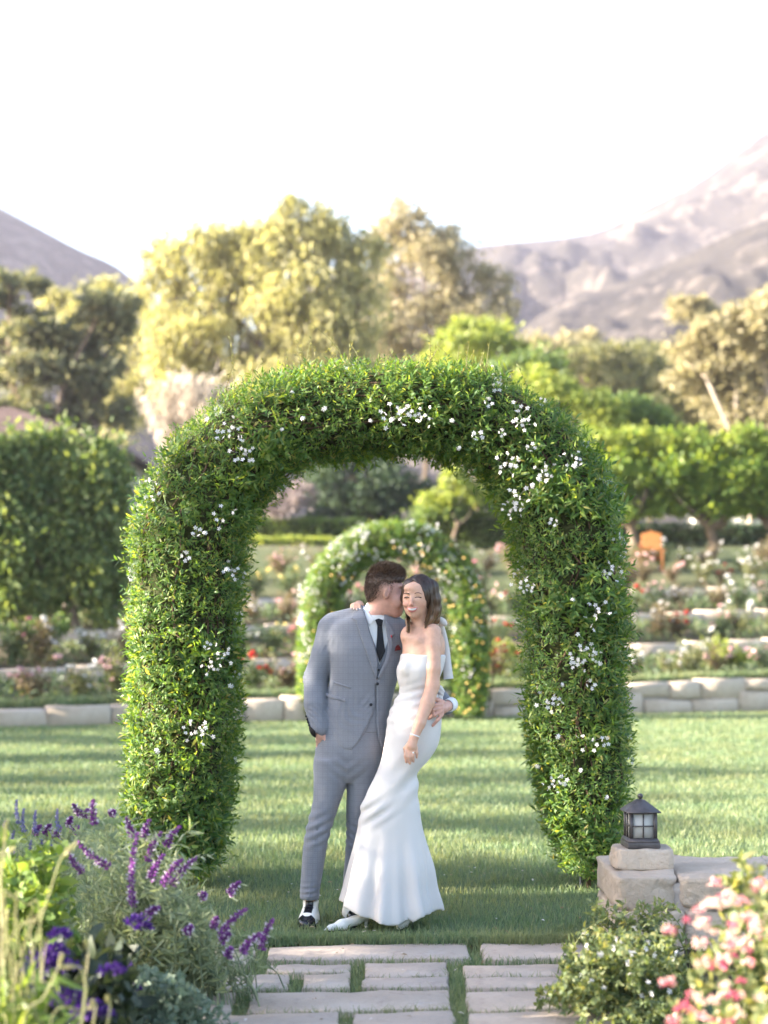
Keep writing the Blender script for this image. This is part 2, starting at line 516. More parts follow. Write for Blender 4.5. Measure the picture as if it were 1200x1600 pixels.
ST = [[(100, 82), (212, 74), (200, 120), (85, 135)], [(255, 75), (815, 62), (830, 105), (248, 112)], [(860, 65), (1190, 62), (1200, 105), (862, 108)],
      [(250, 124), (487, 122), (487, 147), (245, 146)], [(528, 120), (760, 118), (762, 156), (528, 158)], [(805, 128), (1180, 118), (1180, 150), (812, 160)],
      [(90, 160), (312, 154), (310, 190), (100, 195)], [(355, 153), (487, 151), (487, 190), (348, 193)], [(525, 164), (765, 161), (768, 187), (522, 191)],
      [(815, 166), (1180, 157), (1180, 188), (815, 195)], [(0, 214), (160, 206), (145, 258), (-20, 265)], [(205, 206), (768, 193), (772, 245), (190, 259)],
      [(815, 203), (1200, 193), (1210, 245), (820, 255)], [(-20, 272), (453, 263), (450, 330), (-40, 340)], [(495, 263), (775, 255), (778, 330), (490, 332)],
      [(825, 265), (1230, 256), (1240, 330), (828, 332)], [(-60, 350), (300, 348), (290, 430), (-80, 430)], [(330, 348), (1240, 342), (1260, 430), (320, 432)]]
SP = []
for q in ST:
    poly = [gpt(280 + u/1.818, 1440 + v/1.818) for u, v in q]; poly = [poly[3], poly[2], poly[1], poly[0]]
    me, c = slab(poly, -.05, .006 + rng.normal()*.002, .008); obj('paving_stone', me, M_flag, path, loc=c); SP.append(np.array(poly)[:, :2])
# turf in the joints
def in_quad(p, q):
    r = np.ones(len(p), bool)
    for i in range(4):
        a, b = q[i], q[(i+1) % 4]; r &= ((b[0]-a[0])*(p[:, 1]-a[1]) - (b[1]-a[1])*(p[:, 0]-a[0])) > 0
    return r
p = np.column_stack([rng.uniform(-1.3, 1.25, 60000), rng.uniform(5.6, LF + .02, 60000)])
keep = np.ones(len(p), bool)
for q in SP: keep &= ~in_quad(p, q)
p = p[keep][:17000]
jg = obj('joint_grass', grass_mesh('joint_grass', np.column_stack([p, np.full(len(p), -.03)]), rng.uniform(.035, .062, len(p)), .0040), M_grass, path); jg['kind'] = 'stuff'
# ragged sunlit edge where the lawn meets the stones
n = 9000; x = rng.uniform(-1.9, 2.2, n); y = LF + rng.normal(size=n)*.035 + .015 + .03*fbm(np.stack([x*6, x*0, x*0], 1), 2)
e_ = obj('edge_grass', grass_mesh('edge_grass', np.stack([x, y, np.full(n, -.005)], 1), rng.uniform(.03, .07, n), .0042), M_grass, lawn); e_['kind'] = 'stuff'

# ---- sandstone walls, stone by stone
def chamfer_box(w, d, h, ch, jit, name='stone'):
    hx, hy, hz = w/2, d/2, h/2; V = []; 
    cor = [(sx, sy, sz) for sx in (-1, 1) for sy in (-1, 1) for sz in (-1, 1)]
    for sx, sy, sz in cor:
        j = rng.uniform(-jit, jit, 3)
        for ax in range(3):
            c = [ch*rng.uniform(.6, 1.5)]*3; c[ax] = 0
            V.append([sx*(hx - c[0]) + j[0], sy*(hy - c[1]) + j[1], sz*(hz - c[2]) + j[2]])
    I = {c: i*3 for i, c in enumerate(cor)}
    Fc = []
    for ax in range(3):
        o = [k for k in range(3) if k != ax]
        for s in (-1, 1):
            ring = []
            for a, b in ((-1, -1), (1, -1), (1, 1), (-1, 1)):
                c = [0, 0, 0]; c[ax] = s; c[o[0]] = a; c[o[1]] = b; ring.append(I[tuple(c)] + ax)
            Fc.append(ring)
        for a in (-1, 1):
            for b in (-1, 1):
                c0 = [0]*3; c1 = [0]*3; c0[o[0]] = c1[o[0]] = a; c0[o[1]] = c1[o[1]] = b; c0[ax], c1[ax] = -1, 1
                c0, c1 = tuple(c0), tuple(c1); Fc.append([I[c0]+o[0], I[c1]+o[0], I[c1]+o[1], I[c0]+o[1]])
    for c in cor: Fc.append([I[c], I[c]+1, I[c]+2])
    V = np.array(V); out = []
    for f_ in Fc:
        P3 = V[f_]; nn = np.cross(P3[1]-P3[0], P3[2]-P3[0]); out.append(f_ if nn @ P3.mean(0) > 0 else f_[::-1])
    return mesh_np(name, V, faces=out)
def stonemat(name, lo, mid, hi, sc=3.0):
    t = NT(name); oi = t.n('ShaderNodeObjectInfo'); f = t.noise(sc, 6)
    c = t.ramp(f, [(.28, lo), (.52, mid), (.78, hi)])
    c = t.mix(t.math('MULTIPLY', oi.outputs['Random'], .55), c, tuple(k*.82 for k in mid))
    st = t.ramp(t.noise(7, 6, .7), [(.55, (0, 0, 0)), (.72, (1, 1, 1))]); c = t.mix(t.math('MULTIPLY', st, .4), c, (lo[0]*.62, lo[1]*.60, lo[2]*.58))
    t.base(c, .9, .15); t.bump(t.math('ADD', t.noise(9, 8, .7), t.math('MULTIPLY', t.noise(60, 4), .2)), .9, .035); return t.m
M_stone = stonemat('buff_sandstone', (.40, .32, .25), (.54, .44, .355), (.63, .54, .46))
M_mortar = plain('mortar', (.36, .32, .29), .95, .1, .2, 20, .4)

def terrace_wall(k, label, x0, x1, sw, courses):
    r = empty('stone_wall', (0, wy(k, 0), 0)); tag(r, label, 'wall', 'terrace walls of the rose garden')
    th = .34; L0 = r.location
    # mortar core set back behind the stone faces
    xs = np.linspace(x0, x1, 25); V = []
    for x in xs:
        y = wy(k, x); zb, zt = wz(k, x, 'base') - .1, wz(k, x, 'top') - .03
        V += [(x, y + .05, zb), (x, y + .05, zt), (x, y + th, zt), (x, y + th, zb)]
    Q = []
    for i in range(24):
        for a in range(4): b = (a+1) % 4; Q.append([4*i+a, 4*(i+1)+a, 4*(i+1)+b, 4*i+b])
    Q += [[3, 2, 1, 0], [96, 97, 98, 99]]
    obj('mortar_core', mesh_np('mortar_core', np.array(V) - np.array(L0), quads=Q), M_mortar, r)
    x = x0; rot = math.atan(SL)
    ang = rot
    # cumulative courses
    for ci in range(courses):
        x = x0 + rng.uniform(0, .3)
        while x < x1:
            w = rng.uniform(*sw); xm = x + w/2; hh = wz(k, xm, 'top') - wz(k, xm, 'base')
            nC = courses if hh > .36 else 1
            if nC == 1 and ci > 0: x += w; continue
            fr = (0, .53 + .13*math.sin(xm*2.1) + .06*math.sin(xm*5.3), 1) if nC == 2 else (0, 1)
            z0 = wz(k, xm, 'base') + hh*fr[ci] - (.04 if ci == 0 else 0); z1 = wz(k, xm, 'base') + hh*fr[ci+1] + rng.normal()*.012
            me = chamfer_box(w/math.cos(rot) - .018, th + .02, z1 - z0 - .012, .024, .022)
            obj('stone', me, M_stone, r, loc=(xm - L0.x, wy(k, xm) + th/2 + rng.normal()*.012 - L0.y, (z0 + z1)/2), rot=(0, 0, ang))
            x += w
    return r
terrace_wall(1, 'long buff sandstone retaining wall along the back edge of the lawn', -10, 11, (.45, .95), 2)
terrace_wall(2, 'low stone terrace wall just above the lawn wall, half hidden by roses', -10, 12, (.7, 1.4), 1)
terrace_wall(3, 'third stone terrace wall up the rose garden, showing between bushes', -11, 13, (.7, 1.5), 1)
terrace_wall(4, 'topmost stone terrace wall, below the orange chair and citrus trees', -12, 14, (.8, 1.6), 1)

# ---- terrace beds between the walls
t = NT('terrace_mulch'); f = t.noise(2.2, 6)
t.base(t.ramp(f, [(.3, (.06, .05, .032)), (.55, (.10, .08, .052)), (.8, (.14, .11, .075))]), .95, .1); t.bump(t.noise(25, 5), .6, .04)
M_mulch = t.m
for k in (1, 2, 3):
    xs = np.linspace(-16, 16, 33)
    V = [(x, wy(k, x) + .30, wz(k, x, 'top') - .05) for x in xs] + [(x, wy(k+1, x) + .06, wz(k+1, x, 'base') + .01) for x in xs]
    o = obj('terrace', mesh_np('terrace', V, quads=[[i, i+1, 34+i, 33+i] for i in range(32)]), M_mulch); tag(o, kind='structure')
def terr_z(k, x, u):
    """height on bed k (0 at its wall, 1 at the next wall)"""
    if k == 4: return hill_z(x, wy(4, x) + .3 + u*4.2)
    return lerp(wz(k, x, 'top') - .05, wz(k+1, x, 'base') + .01, u)
HP = np.array([[0, 0], [.3, .0], [3, .55], [7, 1.25], [18, 2.0], [45, 3.4], [150, 7], [500, 20], [1500, 40], [4000, 60]])
def hill_z(x, y):
    s = y - wy(4, np.clip(x, -14, 14)); return wz(4, np.clip(x, -14, 14), 'top') - .05 + np.interp(s, HP[:, 0], HP[:, 1])
ss = np.array([.28, 1, 2, 3, 5, 7, 10, 14, 18, 25, 35, 45, 70, 100, 150, 260, 400, 600, 1000, 1600, 3000])
xs = np.concatenate([-np.array([3000, 1200, 500, 200, 100, 50, 30, 20]), np.linspace(-14, 14, 25), np.array([20, 30, 50, 100, 200, 500, 1200, 3000])])
V = []
for s in ss:
    for x in xs:
        y = wy(4, np.clip(x, -14, 14)) + s; V.append((x, y, hill_z(x, y) + (.25*math.sin(x*.3 + s*.2)*min(1, s/20))))
m = len(xs)
h_ = obj('hillside', mesh_np('hillside', V, quads=[[j*m+i, j*m+i+1, (j+1)*m+i+1, (j+1)*m+i] for j in range(len(ss)-1) for i in range(m-1)], smooth=True), M_dry); tag(h_, kind='structure')

# ---- mountains
t = NT('chaparral_slope'); co = t.coord()
f = t.noise(.02, 8, .65, co); f2 = t.noise(.045, 9, .78, co)
c = t.ramp(f, [(.32, (.042, .038, .034)), (.5, (.066, .058, .049)), (.68, (.10, .086, .068))])
rk = t.ramp(f2, [(.52, (0, 0, 0)), (.58, (1, 1, 1))])
c = t.mix(t.math('MULTIPLY', rk, .8), c, (.25, .205, .17))
t.base(c, .95, .1); t.bump(t.noise(.09, 8, .7, co), 1.0, 12.0)
M_mtn = t.m
def mountain(name, sil, dr, df, seed, amp, nx=170, ny=70):
    """sil: skyline rows (photo px) at ridge distance dr; the slope falls to its foot at df and away behind"""
    S_ = np.array(sil, float); px = np.linspace(S_[0, 0], S_[-1, 0], nx); K = catmull(S_, 600); sk = np.interp(px, K[:, 0], K[:, 1])
    X = (px - 600) * dr / F; Zr = H + (HOR - sk) * dr / F
    tt = np.concatenate([np.linspace(0, 1, ny - 12), np.linspace(1.04, 1.8, 12)])
    V = np.zeros((len(tt), nx, 3))
    for j, u in enumerate(tt):
        y = lerp(df, dr, u); foot = 8 + (y - 100) * .02
        prof = u**1.15 if u <= 1 else 1 - (u - 1) * 1.1
        P3 = np.stack([X * .006 * 1000/dr, np.full(nx, y) * .004 * 1000/dr, np.zeros(nx)], 1)
        rid = 1 - np.abs(2 * fbm(P3 * 2.2 + seed, 5, seed) - 1)
        rid2 = fbm(P3 * 9 + seed, 4, seed + 9)
        z = foot + (Zr - foot) * prof + amp * ((rid - .65) * 1.6 + (rid2 - .5) * .55) * (math.sin(math.pi * min(u, 1)) * .75) * dr / 1000
        V[j] = np.stack([X * lerp(.8, 1, min(u, 1)), np.full(nx, y), z], 1)
    Q = [[j*nx+i, j*nx+i+1, (j+1)*nx+i+1, (j+1)*nx+i] for j in range(len(tt)-1) for i in range(nx-1)]
    o = obj(name, mesh_np(name, V.reshape(-1, 3), quads=Q, smooth=True), M_mtn); tag(o, kind='structure'); return o
mountain('mountain', [(430, 470), (520, 440), (620, 410), (700, 393), (760, 383), (830, 376), (890, 370), (940, 359), (1000, 330), (1050, 305), (1100, 278), (1150, 240), (1200, 204), (1300, 165), (1420, 160), (1560, 185), (1700, 230)], 1250, 420, 3, 62)
mountain('mountain', [(-520, 230), (-400, 190), (-280, 200), (-150, 245), (-60, 290), (0, 324), (60, 356), (120, 388), (190, 422), (240, 468), (300, 520), (380, 575), (460, 640)], 900, 330, 17, 40)
mountain('mountain', [(600, 640), (680, 590), (740, 560), (800, 525), (850, 488), (900, 462), (950, 450), (1010, 425), (1080, 395), (1180, 350), (1300, 330), (1450, 340)], 700, 300, 29, 40)

# ---- fallen petals and dry leaves on the stones and the near lawn
n = 130; x = rng.uniform(-1.2, 1.6, n); y = rng.uniform(6.4, 10.5, n); on = y > LF
P_ = np.stack([x, y, np.where(on, .055, .014)], 1); A_ = rng.normal(size=(n, 3))*[1, 1, .12]
fl = obj('fallen_leaves', leaves('fallen_leaves', P_, A_, rng.uniform(.014, .034, n), .012, .2, .1, True, np.array([0, 0, 1.0]) + rng.normal(size=(n, 3))*.25), leafmat('dry_leaf', [(0, (.20, .13, .07)), (.5, (.34, .24, .12)), (.7, (.62, .55, .50)), (1, (.75, .70, .68))], .2, .7, (1, 1, 1)))
tag(fl, 'scattered fallen petals and dry leaves on the path and near grass', 'fallen leaves', kind='stuff')

# ================================================================== the two vine arches
M_vine = leafmat('vine_leaf', [(0, (.050, .112, .034)), (.4, (.088, .168, .046)), (.75, (.142, .225, .056)), (.95, (.24, .30, .08)), (1, (.34, .29, .12))], .42, .46, (2.3, 2.0, .55), .32)
M_twig = plain('vine_twig', (.10, .065, .045), .9, .1, .35, 40, .4)
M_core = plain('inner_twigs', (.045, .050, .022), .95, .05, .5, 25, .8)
M_petal = leafmat('white_petal', [(0, (.84, .79, .80)), (1, (.88, .85, .85))], .35, .5, (1, 1, 1), .2)
M_yellow = plain('yellow_stamen', (.65, .45, .06), .6)
M_pole = plain('dark_steel', (.03, .033, .04), .45, .4)

def arch_path(cl):
    K = np.array(cl, float); s = np.concatenate([[0], np.cumsum(np.linalg.norm(np.diff(K, axis=0), axis=1))])
    return catmull(np.column_stack([s, K]), 300)     # s, x, z, half thickness
def arch_sample(A, n, dep, rlo, rhi):
    s = rng.uniform(A[0, 0], A[-1, 0], n); a = rng.uniform(0, 2*np.pi, n)
    x, z, ht = [np.interp(s, A[:, 0], A[:, i]) for i in (1, 2, 3)]
    tx, tz = np.interp(s, A[:, 0], np.gradient(A[:, 1], A[:, 0])), np.interp(s, A[:, 0], np.gradient(A[:, 2], A[:, 0]))
    ln = np.hypot(tx, tz); tx, tz = tx/ln, tz/ln
    ca, sa = np.cos(a), np.sin(a); q = (np.abs(ca)**3.2 + np.abs(sa)**3.2)**(-1/3.2)
    r = rng.uniform(rlo, rhi, n)
    bump = 1 + .15*(fbm(np.stack([s*2.2, a*1.2, 0*s], 1), 3, 5) - .5)*2
    u, v = ca*q*ht*r*bump, sa*q*dep*r*bump
    # in-plane normal points to the outside of the arch (left of travel)
    P_ = np.stack([x - tz*u, v, z + tx*u], 1)
    N = unit(np.stack([-tz*ca/ht, sa/dep, tx*ca/ht], 1))
    return P_, N, s
def sprigs(P_, N, nl, ll, lw, stem, seed=0, droop=.0):
    """each sprig: a short shoot carrying nl leaves"""
    n = len(P_); up = np.array([0, 0, 1.0])
    ax = unit(N*.75 + up*.45 + rng.normal(size=(n, 3))*.5)
    L = rng.uniform(.5, 1.15, n)*stem
    pos, dr, sz = [], [], []
    for k in range(nl):
        u = (k + .7)/nl
        sd = unit(np.cross(ax, rng.normal(size=(n, 3))))
        pos.append(P_ + ax*(L*u)[:, None]); dr.append(unit(ax*(.35 + .5*u) + sd*(1.0 - .35*u) - up*droop)); sz.append(rng.uniform(.7, 1.15, n)*(1.05 - .35*u))
    pos, dr, sz = np.concatenate(pos), np.concatenate(dr), np.concatenate(sz)
    nm = np.concatenate([N]*nl) + up*.5 + rng.normal(size=pos.shape)*.45
    return pos, dr, ll*sz, lw*sz, nm

def flower_mesh(nf, rad, pr, seed):
    """a loose head of five-petalled stars"""
    rs = np.random.default_rng(seed); V, Q, T = [], [], []; k = 0
    V.append(np.array([0, 0, -rad*.6])); k = 1
    for i in range(nf):
        d = unit(np.array([rs.normal()*.8, rs.normal()*.8, rs.normal()*.6 + .9])); c = np.array([rs.normal()*rad*.55, rs.normal()*rad*.55, rs.uniform(-.3, .8)*rad])
        a = unit(np.cross(d, [.3, .9, .1])); b = np.cross(d, a); kc = k; V += [c, c + a*.0012]; T.append([0, kc, kc+1]); k += 2
        for p_ in range(5):
            th = p_*2*np.pi/5 + rs.uniform(0, .3); e = a*math.cos(th) + b*math.sin(th); s = np.cross(d, e)
            V += [c + e*pr*.55 + s*pr*.30 + d*pr*.10, c + e*pr - d*pr*.08, c + e*pr*.55 - s*pr*.30 + d*pr*.10]; Q.append([kc, k, k+1, k+2]); k += 3
    return mesh_np('flower_cluster', np.array(V), quads=Q, tris=T)
FL = [flower_mesh(n_, r_, .0155, 50 + i) for i, (n_, r_) in enumerate([(7, .050), (5, .036), (9, .056), (2, .020)])]
for m_ in FL: m_.materials.append(M_petal)

def up_rot(nv, spin): return (Vector(nv).to_track_quat('Z', 'Y').to_matrix().to_4x4() @ Matrix.Rotation(spin, 4, 'Z')).to_euler()

def tubes_along(A, n, dep, rad, seed, wob=.06):
    mb = MB(); rs = np.random.default_rng(seed)
    for i in range(n):
        s0 = rs.uniform(A[0, 0], A[-1, 0]*.8); s1 = min(A[-1, 0], s0 + rs.uniform(.8, 2.5)); s = np.linspace(s0, s1, 9)
        x, z, ht = [np.interp(s, A[:, 0], A[:, j]) for j in (1, 2, 3)]
        tx, tz = np.interp(s, A[:, 0], np.gradient(A[:, 1], A[:, 0])), np.interp(s, A[:, 0], np.gradient(A[:, 2], A[:, 0]))
        a = rs.uniform(0, 6.3) + np.cumsum(rs.normal(size=9)*.25); r = .86 + rs.normal(size=9)*.05
        mb.tube(np.stack([x - tz*np.cos(a)*ht*r, np.sin(a)*dep*r, z + tx*np.cos(a)*ht*r], 1), rs.uniform(.5, 1)*rad, 4, False)
    return mb

def vine_arch(label, d0, px0, cl_px, dep, n_sprig, nl, ll, lw, six, core_r=.74):
    """cl_px: centre line through photo pixels with half thickness in px, at depth d0"""
    cl = []
    for px, py, ht in cl_px:
        p = PX(px, py, d0); cl.append((p[0], p[2], ht*d0/F))
    A = arch_path(cl)
    root = empty('vine_arch', (PX(px0, 967, d0)[0], d0, 0)); tag(root, label, 'arch', 'flowering vine arches')
    off = np.array([root.location.x, 0, 0])
    def loc(P_): return P_ - off
    # core of woven twigs
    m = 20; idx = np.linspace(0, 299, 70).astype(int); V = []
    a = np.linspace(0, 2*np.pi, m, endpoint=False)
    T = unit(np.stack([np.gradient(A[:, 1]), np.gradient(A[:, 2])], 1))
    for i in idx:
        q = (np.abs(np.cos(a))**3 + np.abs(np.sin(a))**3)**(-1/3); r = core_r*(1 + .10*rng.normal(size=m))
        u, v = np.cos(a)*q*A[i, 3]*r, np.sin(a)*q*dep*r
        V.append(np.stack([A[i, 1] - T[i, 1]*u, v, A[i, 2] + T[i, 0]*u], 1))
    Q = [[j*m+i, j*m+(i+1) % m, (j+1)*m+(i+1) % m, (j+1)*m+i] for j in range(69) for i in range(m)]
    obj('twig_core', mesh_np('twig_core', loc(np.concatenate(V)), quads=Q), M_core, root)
    P_, N, s = arch_sample(A, int(n_sprig*1.12), dep, core_r - .04, 1.0)
    dn = fbm(P_*[5, 5, 5], 3, 21); kp = rng.random(len(P_)) < sm(.16, .36, dn) ; P_, N, dn = P_[kp], N[kp], dn[kp]
    pos, dr, L, W, nm = sprigs(P_, N, nl, ll, lw, ll*1.8)
    kk = np.tile(.75 + .7*sm(.35, .65, fbm(P_*3.1 + 7, 3, 4)), nl); L, W = L*kk, W*kk
    fo = obj('foliage', leaves('foliage', loc(pos), dr, L, W, .18, .16, six, nm), M_vine, root); fo['kind'] = 'stuff'
    return root, A, off

CL1 = [(273.0, 1352.6, 59), (275.0, 1320.7, 69), (279.0, 1280.7, 71), (284.0, 1200.4, 75), (287.0, 1100.3, 77), (290.0, 1000.2, 79), (291.0, 900.5, 82), (298.8, 832.0, 83), (319.9, 772.3, 83), (358.3, 721.4, 79), (414.1, 680.0, 71), (492.0, 653.8, 65), (570.7, 645.0, 62), (639.7, 643.0, 62), (708.2, 648.8, 64), (775.8, 670.0, 69), (828.4, 711.1, 75), (865.8, 768.8, 79), (884.2, 831.7, 80), (891.0, 900.6, 77), (896.0, 1000.4, 75), (901.0, 1100.7, 73), (911.0, 1200.8, 69), (914.0, 1270.3, 54), (914.0, 1329.7, 34), (913.0, 1361.2, 16)]
D1 = 10.1
arch1, A1, off1 = vine_arch('large clipped vine arch with white starry blooms standing over the couple', D1, 600, CL1, .40, 15500, 7, .054, .0135, True)
# twigs, hanging stems, bare legs
tubes_along(A1, 90, .40, .007, 3).build('vine_stem', M_twig, arch1, True)
def tw(pts, r, name='vine_trunk', parent=arch1, mat=M_twig):
    mb = MB(); P_ = np.array([PX(a, b, D1 + c) for a, b, c in pts]) - np.array(parent.location); K = catmull(np.column_stack([np.arange(len(P_)), P_]), 14)[:, 1:]
    K += rng.normal(size=K.shape)*.006
    mb.tube(K, np.linspace(r, r*.6, 14), 8); return mb.build(name, mat, parent, True)
tw([(923, 1400, -.10), (920, 1375, -.16), (908, 1340, -.22), (905, 1312, -.24), (916, 1285, -.2), (912, 1240, -.1)], .020)
tw([(922, 1400, -.10), (925, 1370, -.14), (920, 1335, -.18), (925, 1300, -.2), (935, 1250, -.1)], .014)
tw([(918, 1400, .05), (912, 1360, .0), (930, 1320, .05), (925, 1270, .1)], .012)
tw([(262, 1402, -.10), (266, 1370, -.12), (262, 1330, -.1)], .018)
tw([(272, 1402, .1), (262, 1370, .12), (272, 1320, .1)], .014)
for a, b in ((908, -.2), (930, .25), (258, -.22), (280, .25)):
    mb = MB(); c = PX(a, 967, D1 + b) - np.array([*arch1.location]); mb.tube([(c[0], b, -.02), (c[0], b, 1.3)], .0095, 8); mb.build('frame_pole', M_pole, arch1, True)
# flower heads where the photograph shows them
FP = [(200,745,1),(193,790,1),(238,757,2),(232,780,1),(251,772,3),(340,640,1),(366,672,2),(345,680,1),(383,704,2),(376,706,0),(327,655,3),(440,760,1),(443,672,3),(349,806,0),(308,832,1),(318,831,3),(288,869,1),(367,893,2),(390,905,1),(352,888,3),(205,885,1),(180,895,1),(190,905,3),(325,1010,1),(347,1022,2),(331,1040,2),(368,1055,1),(313,1142,2),(300,1140,0),(247,1170,3),(372,1190,1),(190,1140,1),(362,1075,3),(390,965,1),(205,1245,3),(543,566,2),(520,570,1),(505,578,0),(560,574,3),(620,650,2),(636,640,1),(612,648,0),(665,653,2),(655,652,1),(690,572,1),(708,660,3),(746,682,1),(762,628,1),(783,595,2),(775,603,1),(760,588,0),(783,676,1),(791,729,2),(803,720,1),(820,660,2),(812,648,0),(853,735,2),(850,745,1),(805,778,2),(801,800,2),(812,790,1),(862,600,1),(905,722,1),(890,716,0),(930,683,1),(897,732,3),(866,815,1),(830,762,3),(818,912,2),(826,920,1),(812,895,0),(893,935,3),(918,1000,0),(926,1024,2),(904,1035,2),(900,1032,1),(922,1070,1),(930,955,2),(950,892,2),(946,898,1),(965,750,2),(978,790,1),(958,770,2),(963,842,2),(972,845,1),(985,870,3),(995,860,1),(1000,905,1),(997,965,3),(860,1098,2),(870,1097,1),(875,1150,3),(862,1226,2),(878,1220,1),(905,1205,3),(945,1158,1),(980,1152,3),(1003,1150,1),(998,1190,1),(880,1068,3),(938,1040,3),(920,1160,0),(842,1200,3),(950,1245,3),(510,640,3),(470,655,3),(455,612,3),(580,660,3),(720,700,3),(870,640,3),(830,700,1)]
for px, py, v in FP:
    # nearest surface of the arch at that pixel
    q = PX(px, py, D1); dd = np.hypot(A1[:, 1] - q[0], A1[:, 2] - q[2]) / A1[:, 3]; i = int(np.argmin(dd))
    if dd[i] > 1.05:
        k_ = 1.05/dd[i]; q = np.array([A1[i, 1] + (q[0]-A1[i, 1])*k_, q[1], A1[i, 2] + (q[2]-A1[i, 2])*k_]); px, py = 600 + q[0]*F/D1, HOR - (q[2] - H)*F/D1
    r_ = min(dd[i], 1.05); yy = -.40 * max(0.0, 1 - min(r_, 1)**3.2)**(1/3.2) - .05*(r_ < 1)
    p3 = PX(px, py, D1 + yy - .02); nv = unit(np.array([q[0] - A1[i, 1], -.25, q[2] - A1[i, 2] + .15]))
    o = obj('flower_cluster', FL[v], None, arch1); o.location = Vector(p3) - arch1.location; o.rotation_euler = up_rot(nv*[.5, 1, .5] + np.array([0, -.6, 0]), rng.uniform(0, 6)); o.scale = (rng.uniform(.7, 1.05),)*3
# whippy shoots rising from the top
M_shoot = leafmat('young_shoot', [(0, (.14, .16, .05)), (1, (.24, .22, .09))], .4, .5, (1.6, 1.5, .8))
lp, ld = [], []
for i in range(70):
    px = rng.choice([rng.uniform(260, 960), rng.uniform(420, 820)]); s = np.interp(px, A1[90:240, 1]*F/D1 + 600, np.arange(90, 240)); i_ = int(np.clip(s, 90, 239))
    z0 = A1[i_, 2] + A1[i_, 3]*.95; L = rng.uniform(.08, .24) * (1.9 if i % 12 == 0 else 1); lean = rng.normal(size=2)*.35; u = np.linspace(0, 1, 6)
    P_ = np.stack([(px - 600)*D1/F + lean[0]*L*u**2, rng.uniform(-.3, .3) + lean[1]*L*u**2, z0 + L*u], 1)
    mb = MB(); mb.tube(P_, np.linspace(.0028, .0010, 6), 4, False); mb.build('shoot', M_shoot, arch1, True)
    for k in range(9): lp.append(P_[-1]*(k/9) + P_[0]*(1 - k/9) + [lean[0]*L*((k/9)**2 - k/9), 0, 0]); ld.append(unit(rng.normal(size=3)*.7 + [0, 0, .6]))
sl = obj('shoot_leaves', leaves('shoot_leaves', np.array(lp), np.array(ld), rng.uniform(.018, .034, len(lp)), .008), M_shoot, arch1); sl['kind'] = 'stuff'

# ---- second arch, far side of the lawn
D2 = 26.6
CL2 = [(500, 1115, 17.6), (498, 1083, 24.0), (498, 1033, 26.4), (499, 983, 28.0), (504, 938, 28.8), (520, 898, 28.0), (547, 867, 26.4), (582, 849, 25.6), (613, 843, 24.8), (648, 848, 25.6), (683, 865, 26.4), (710, 898, 28.0), (726, 943, 28.8), (732, 993, 28.8), (734, 1043, 28.0), (734, 1088, 24.0), (734, 1117, 17.6)]
arch2, A2, off2 = vine_arch('distant vine arch strung with warm fairy lights and thick with white blooms', D2, 615, CL2, .36, 9500, 6, .060, .025, False)
tubes_along(A2, 30, .40, .012, 8).build('vine_stem', M_twig, arch2, True)
for px_ in (494, 502, 730, 742):
    mb = MB(); P_ = np.array([PX(px_, 1118, D2), PX(px_ + 4, 1090, D2), PX(px_ - 2, 1050, D2)]) - np.array(arch2.location); mb.tube(P_, [.05, .04, .03], 7); mb.build('vine_trunk', M_twig, arch2, True)
P_, N, s = arch_sample(A2, 1100, .34, 1.02, 1.14)
far_ok = (N[:, 1] < .5) & (P_[:, 2] > .5 + rng.random(1100)*1.4)
w_ = np.where(N[:, 0] < -.2, 1.0, .55) * np.where(P_[:, 2] > 1.9, 1, .5); far_ok &= rng.random(1100) < w_
for p3, nv in list(zip(P_[far_ok], N[far_ok]))[:215]:
    o = obj('flower_cluster', FL[int(rng.integers(0, 4))], None, arch2); o.location = p3 - off2; o.rotation_euler = up_rot(nv + np.array([0, -.5, 0]), rng.uniform(0, 6)); o.scale = (rng.uniform(.9, 1.6),)*3
t = NT('fairy_light'); t.base((1, .75, .3), .4); t.b.inputs['Emission Color'].default_value = (1.0, .55, .16, 1); t.b.inputs['Emission Strength'].default_value = .42
M_bulb = t.m
bm_ = MB(); bm_.lathe((0, 0, 0), [(.001, -.014), (.009, -.007), (.011, .001), (.007, .009), (.001, .012)], 8); BULB = bm_.mesh('light_bulb', True); BULB.materials.append(M_bulb)
P_, N, s = arch_sample(A2, 900, .34, 1.02, 1.10)
okb = (N[:, 1] < .1) & (P_[:, 2] < 2.8)
right = P_[:, 0] > arch2.location.x + .2
okb &= rng.random(900) < np.where(right, .34, .07)
for p3 in P_[okb][:80]:
    o = obj('light_bulb', BULB, None, arch2); o.location = p3 - off2 + np.array([0, -.02, 0])

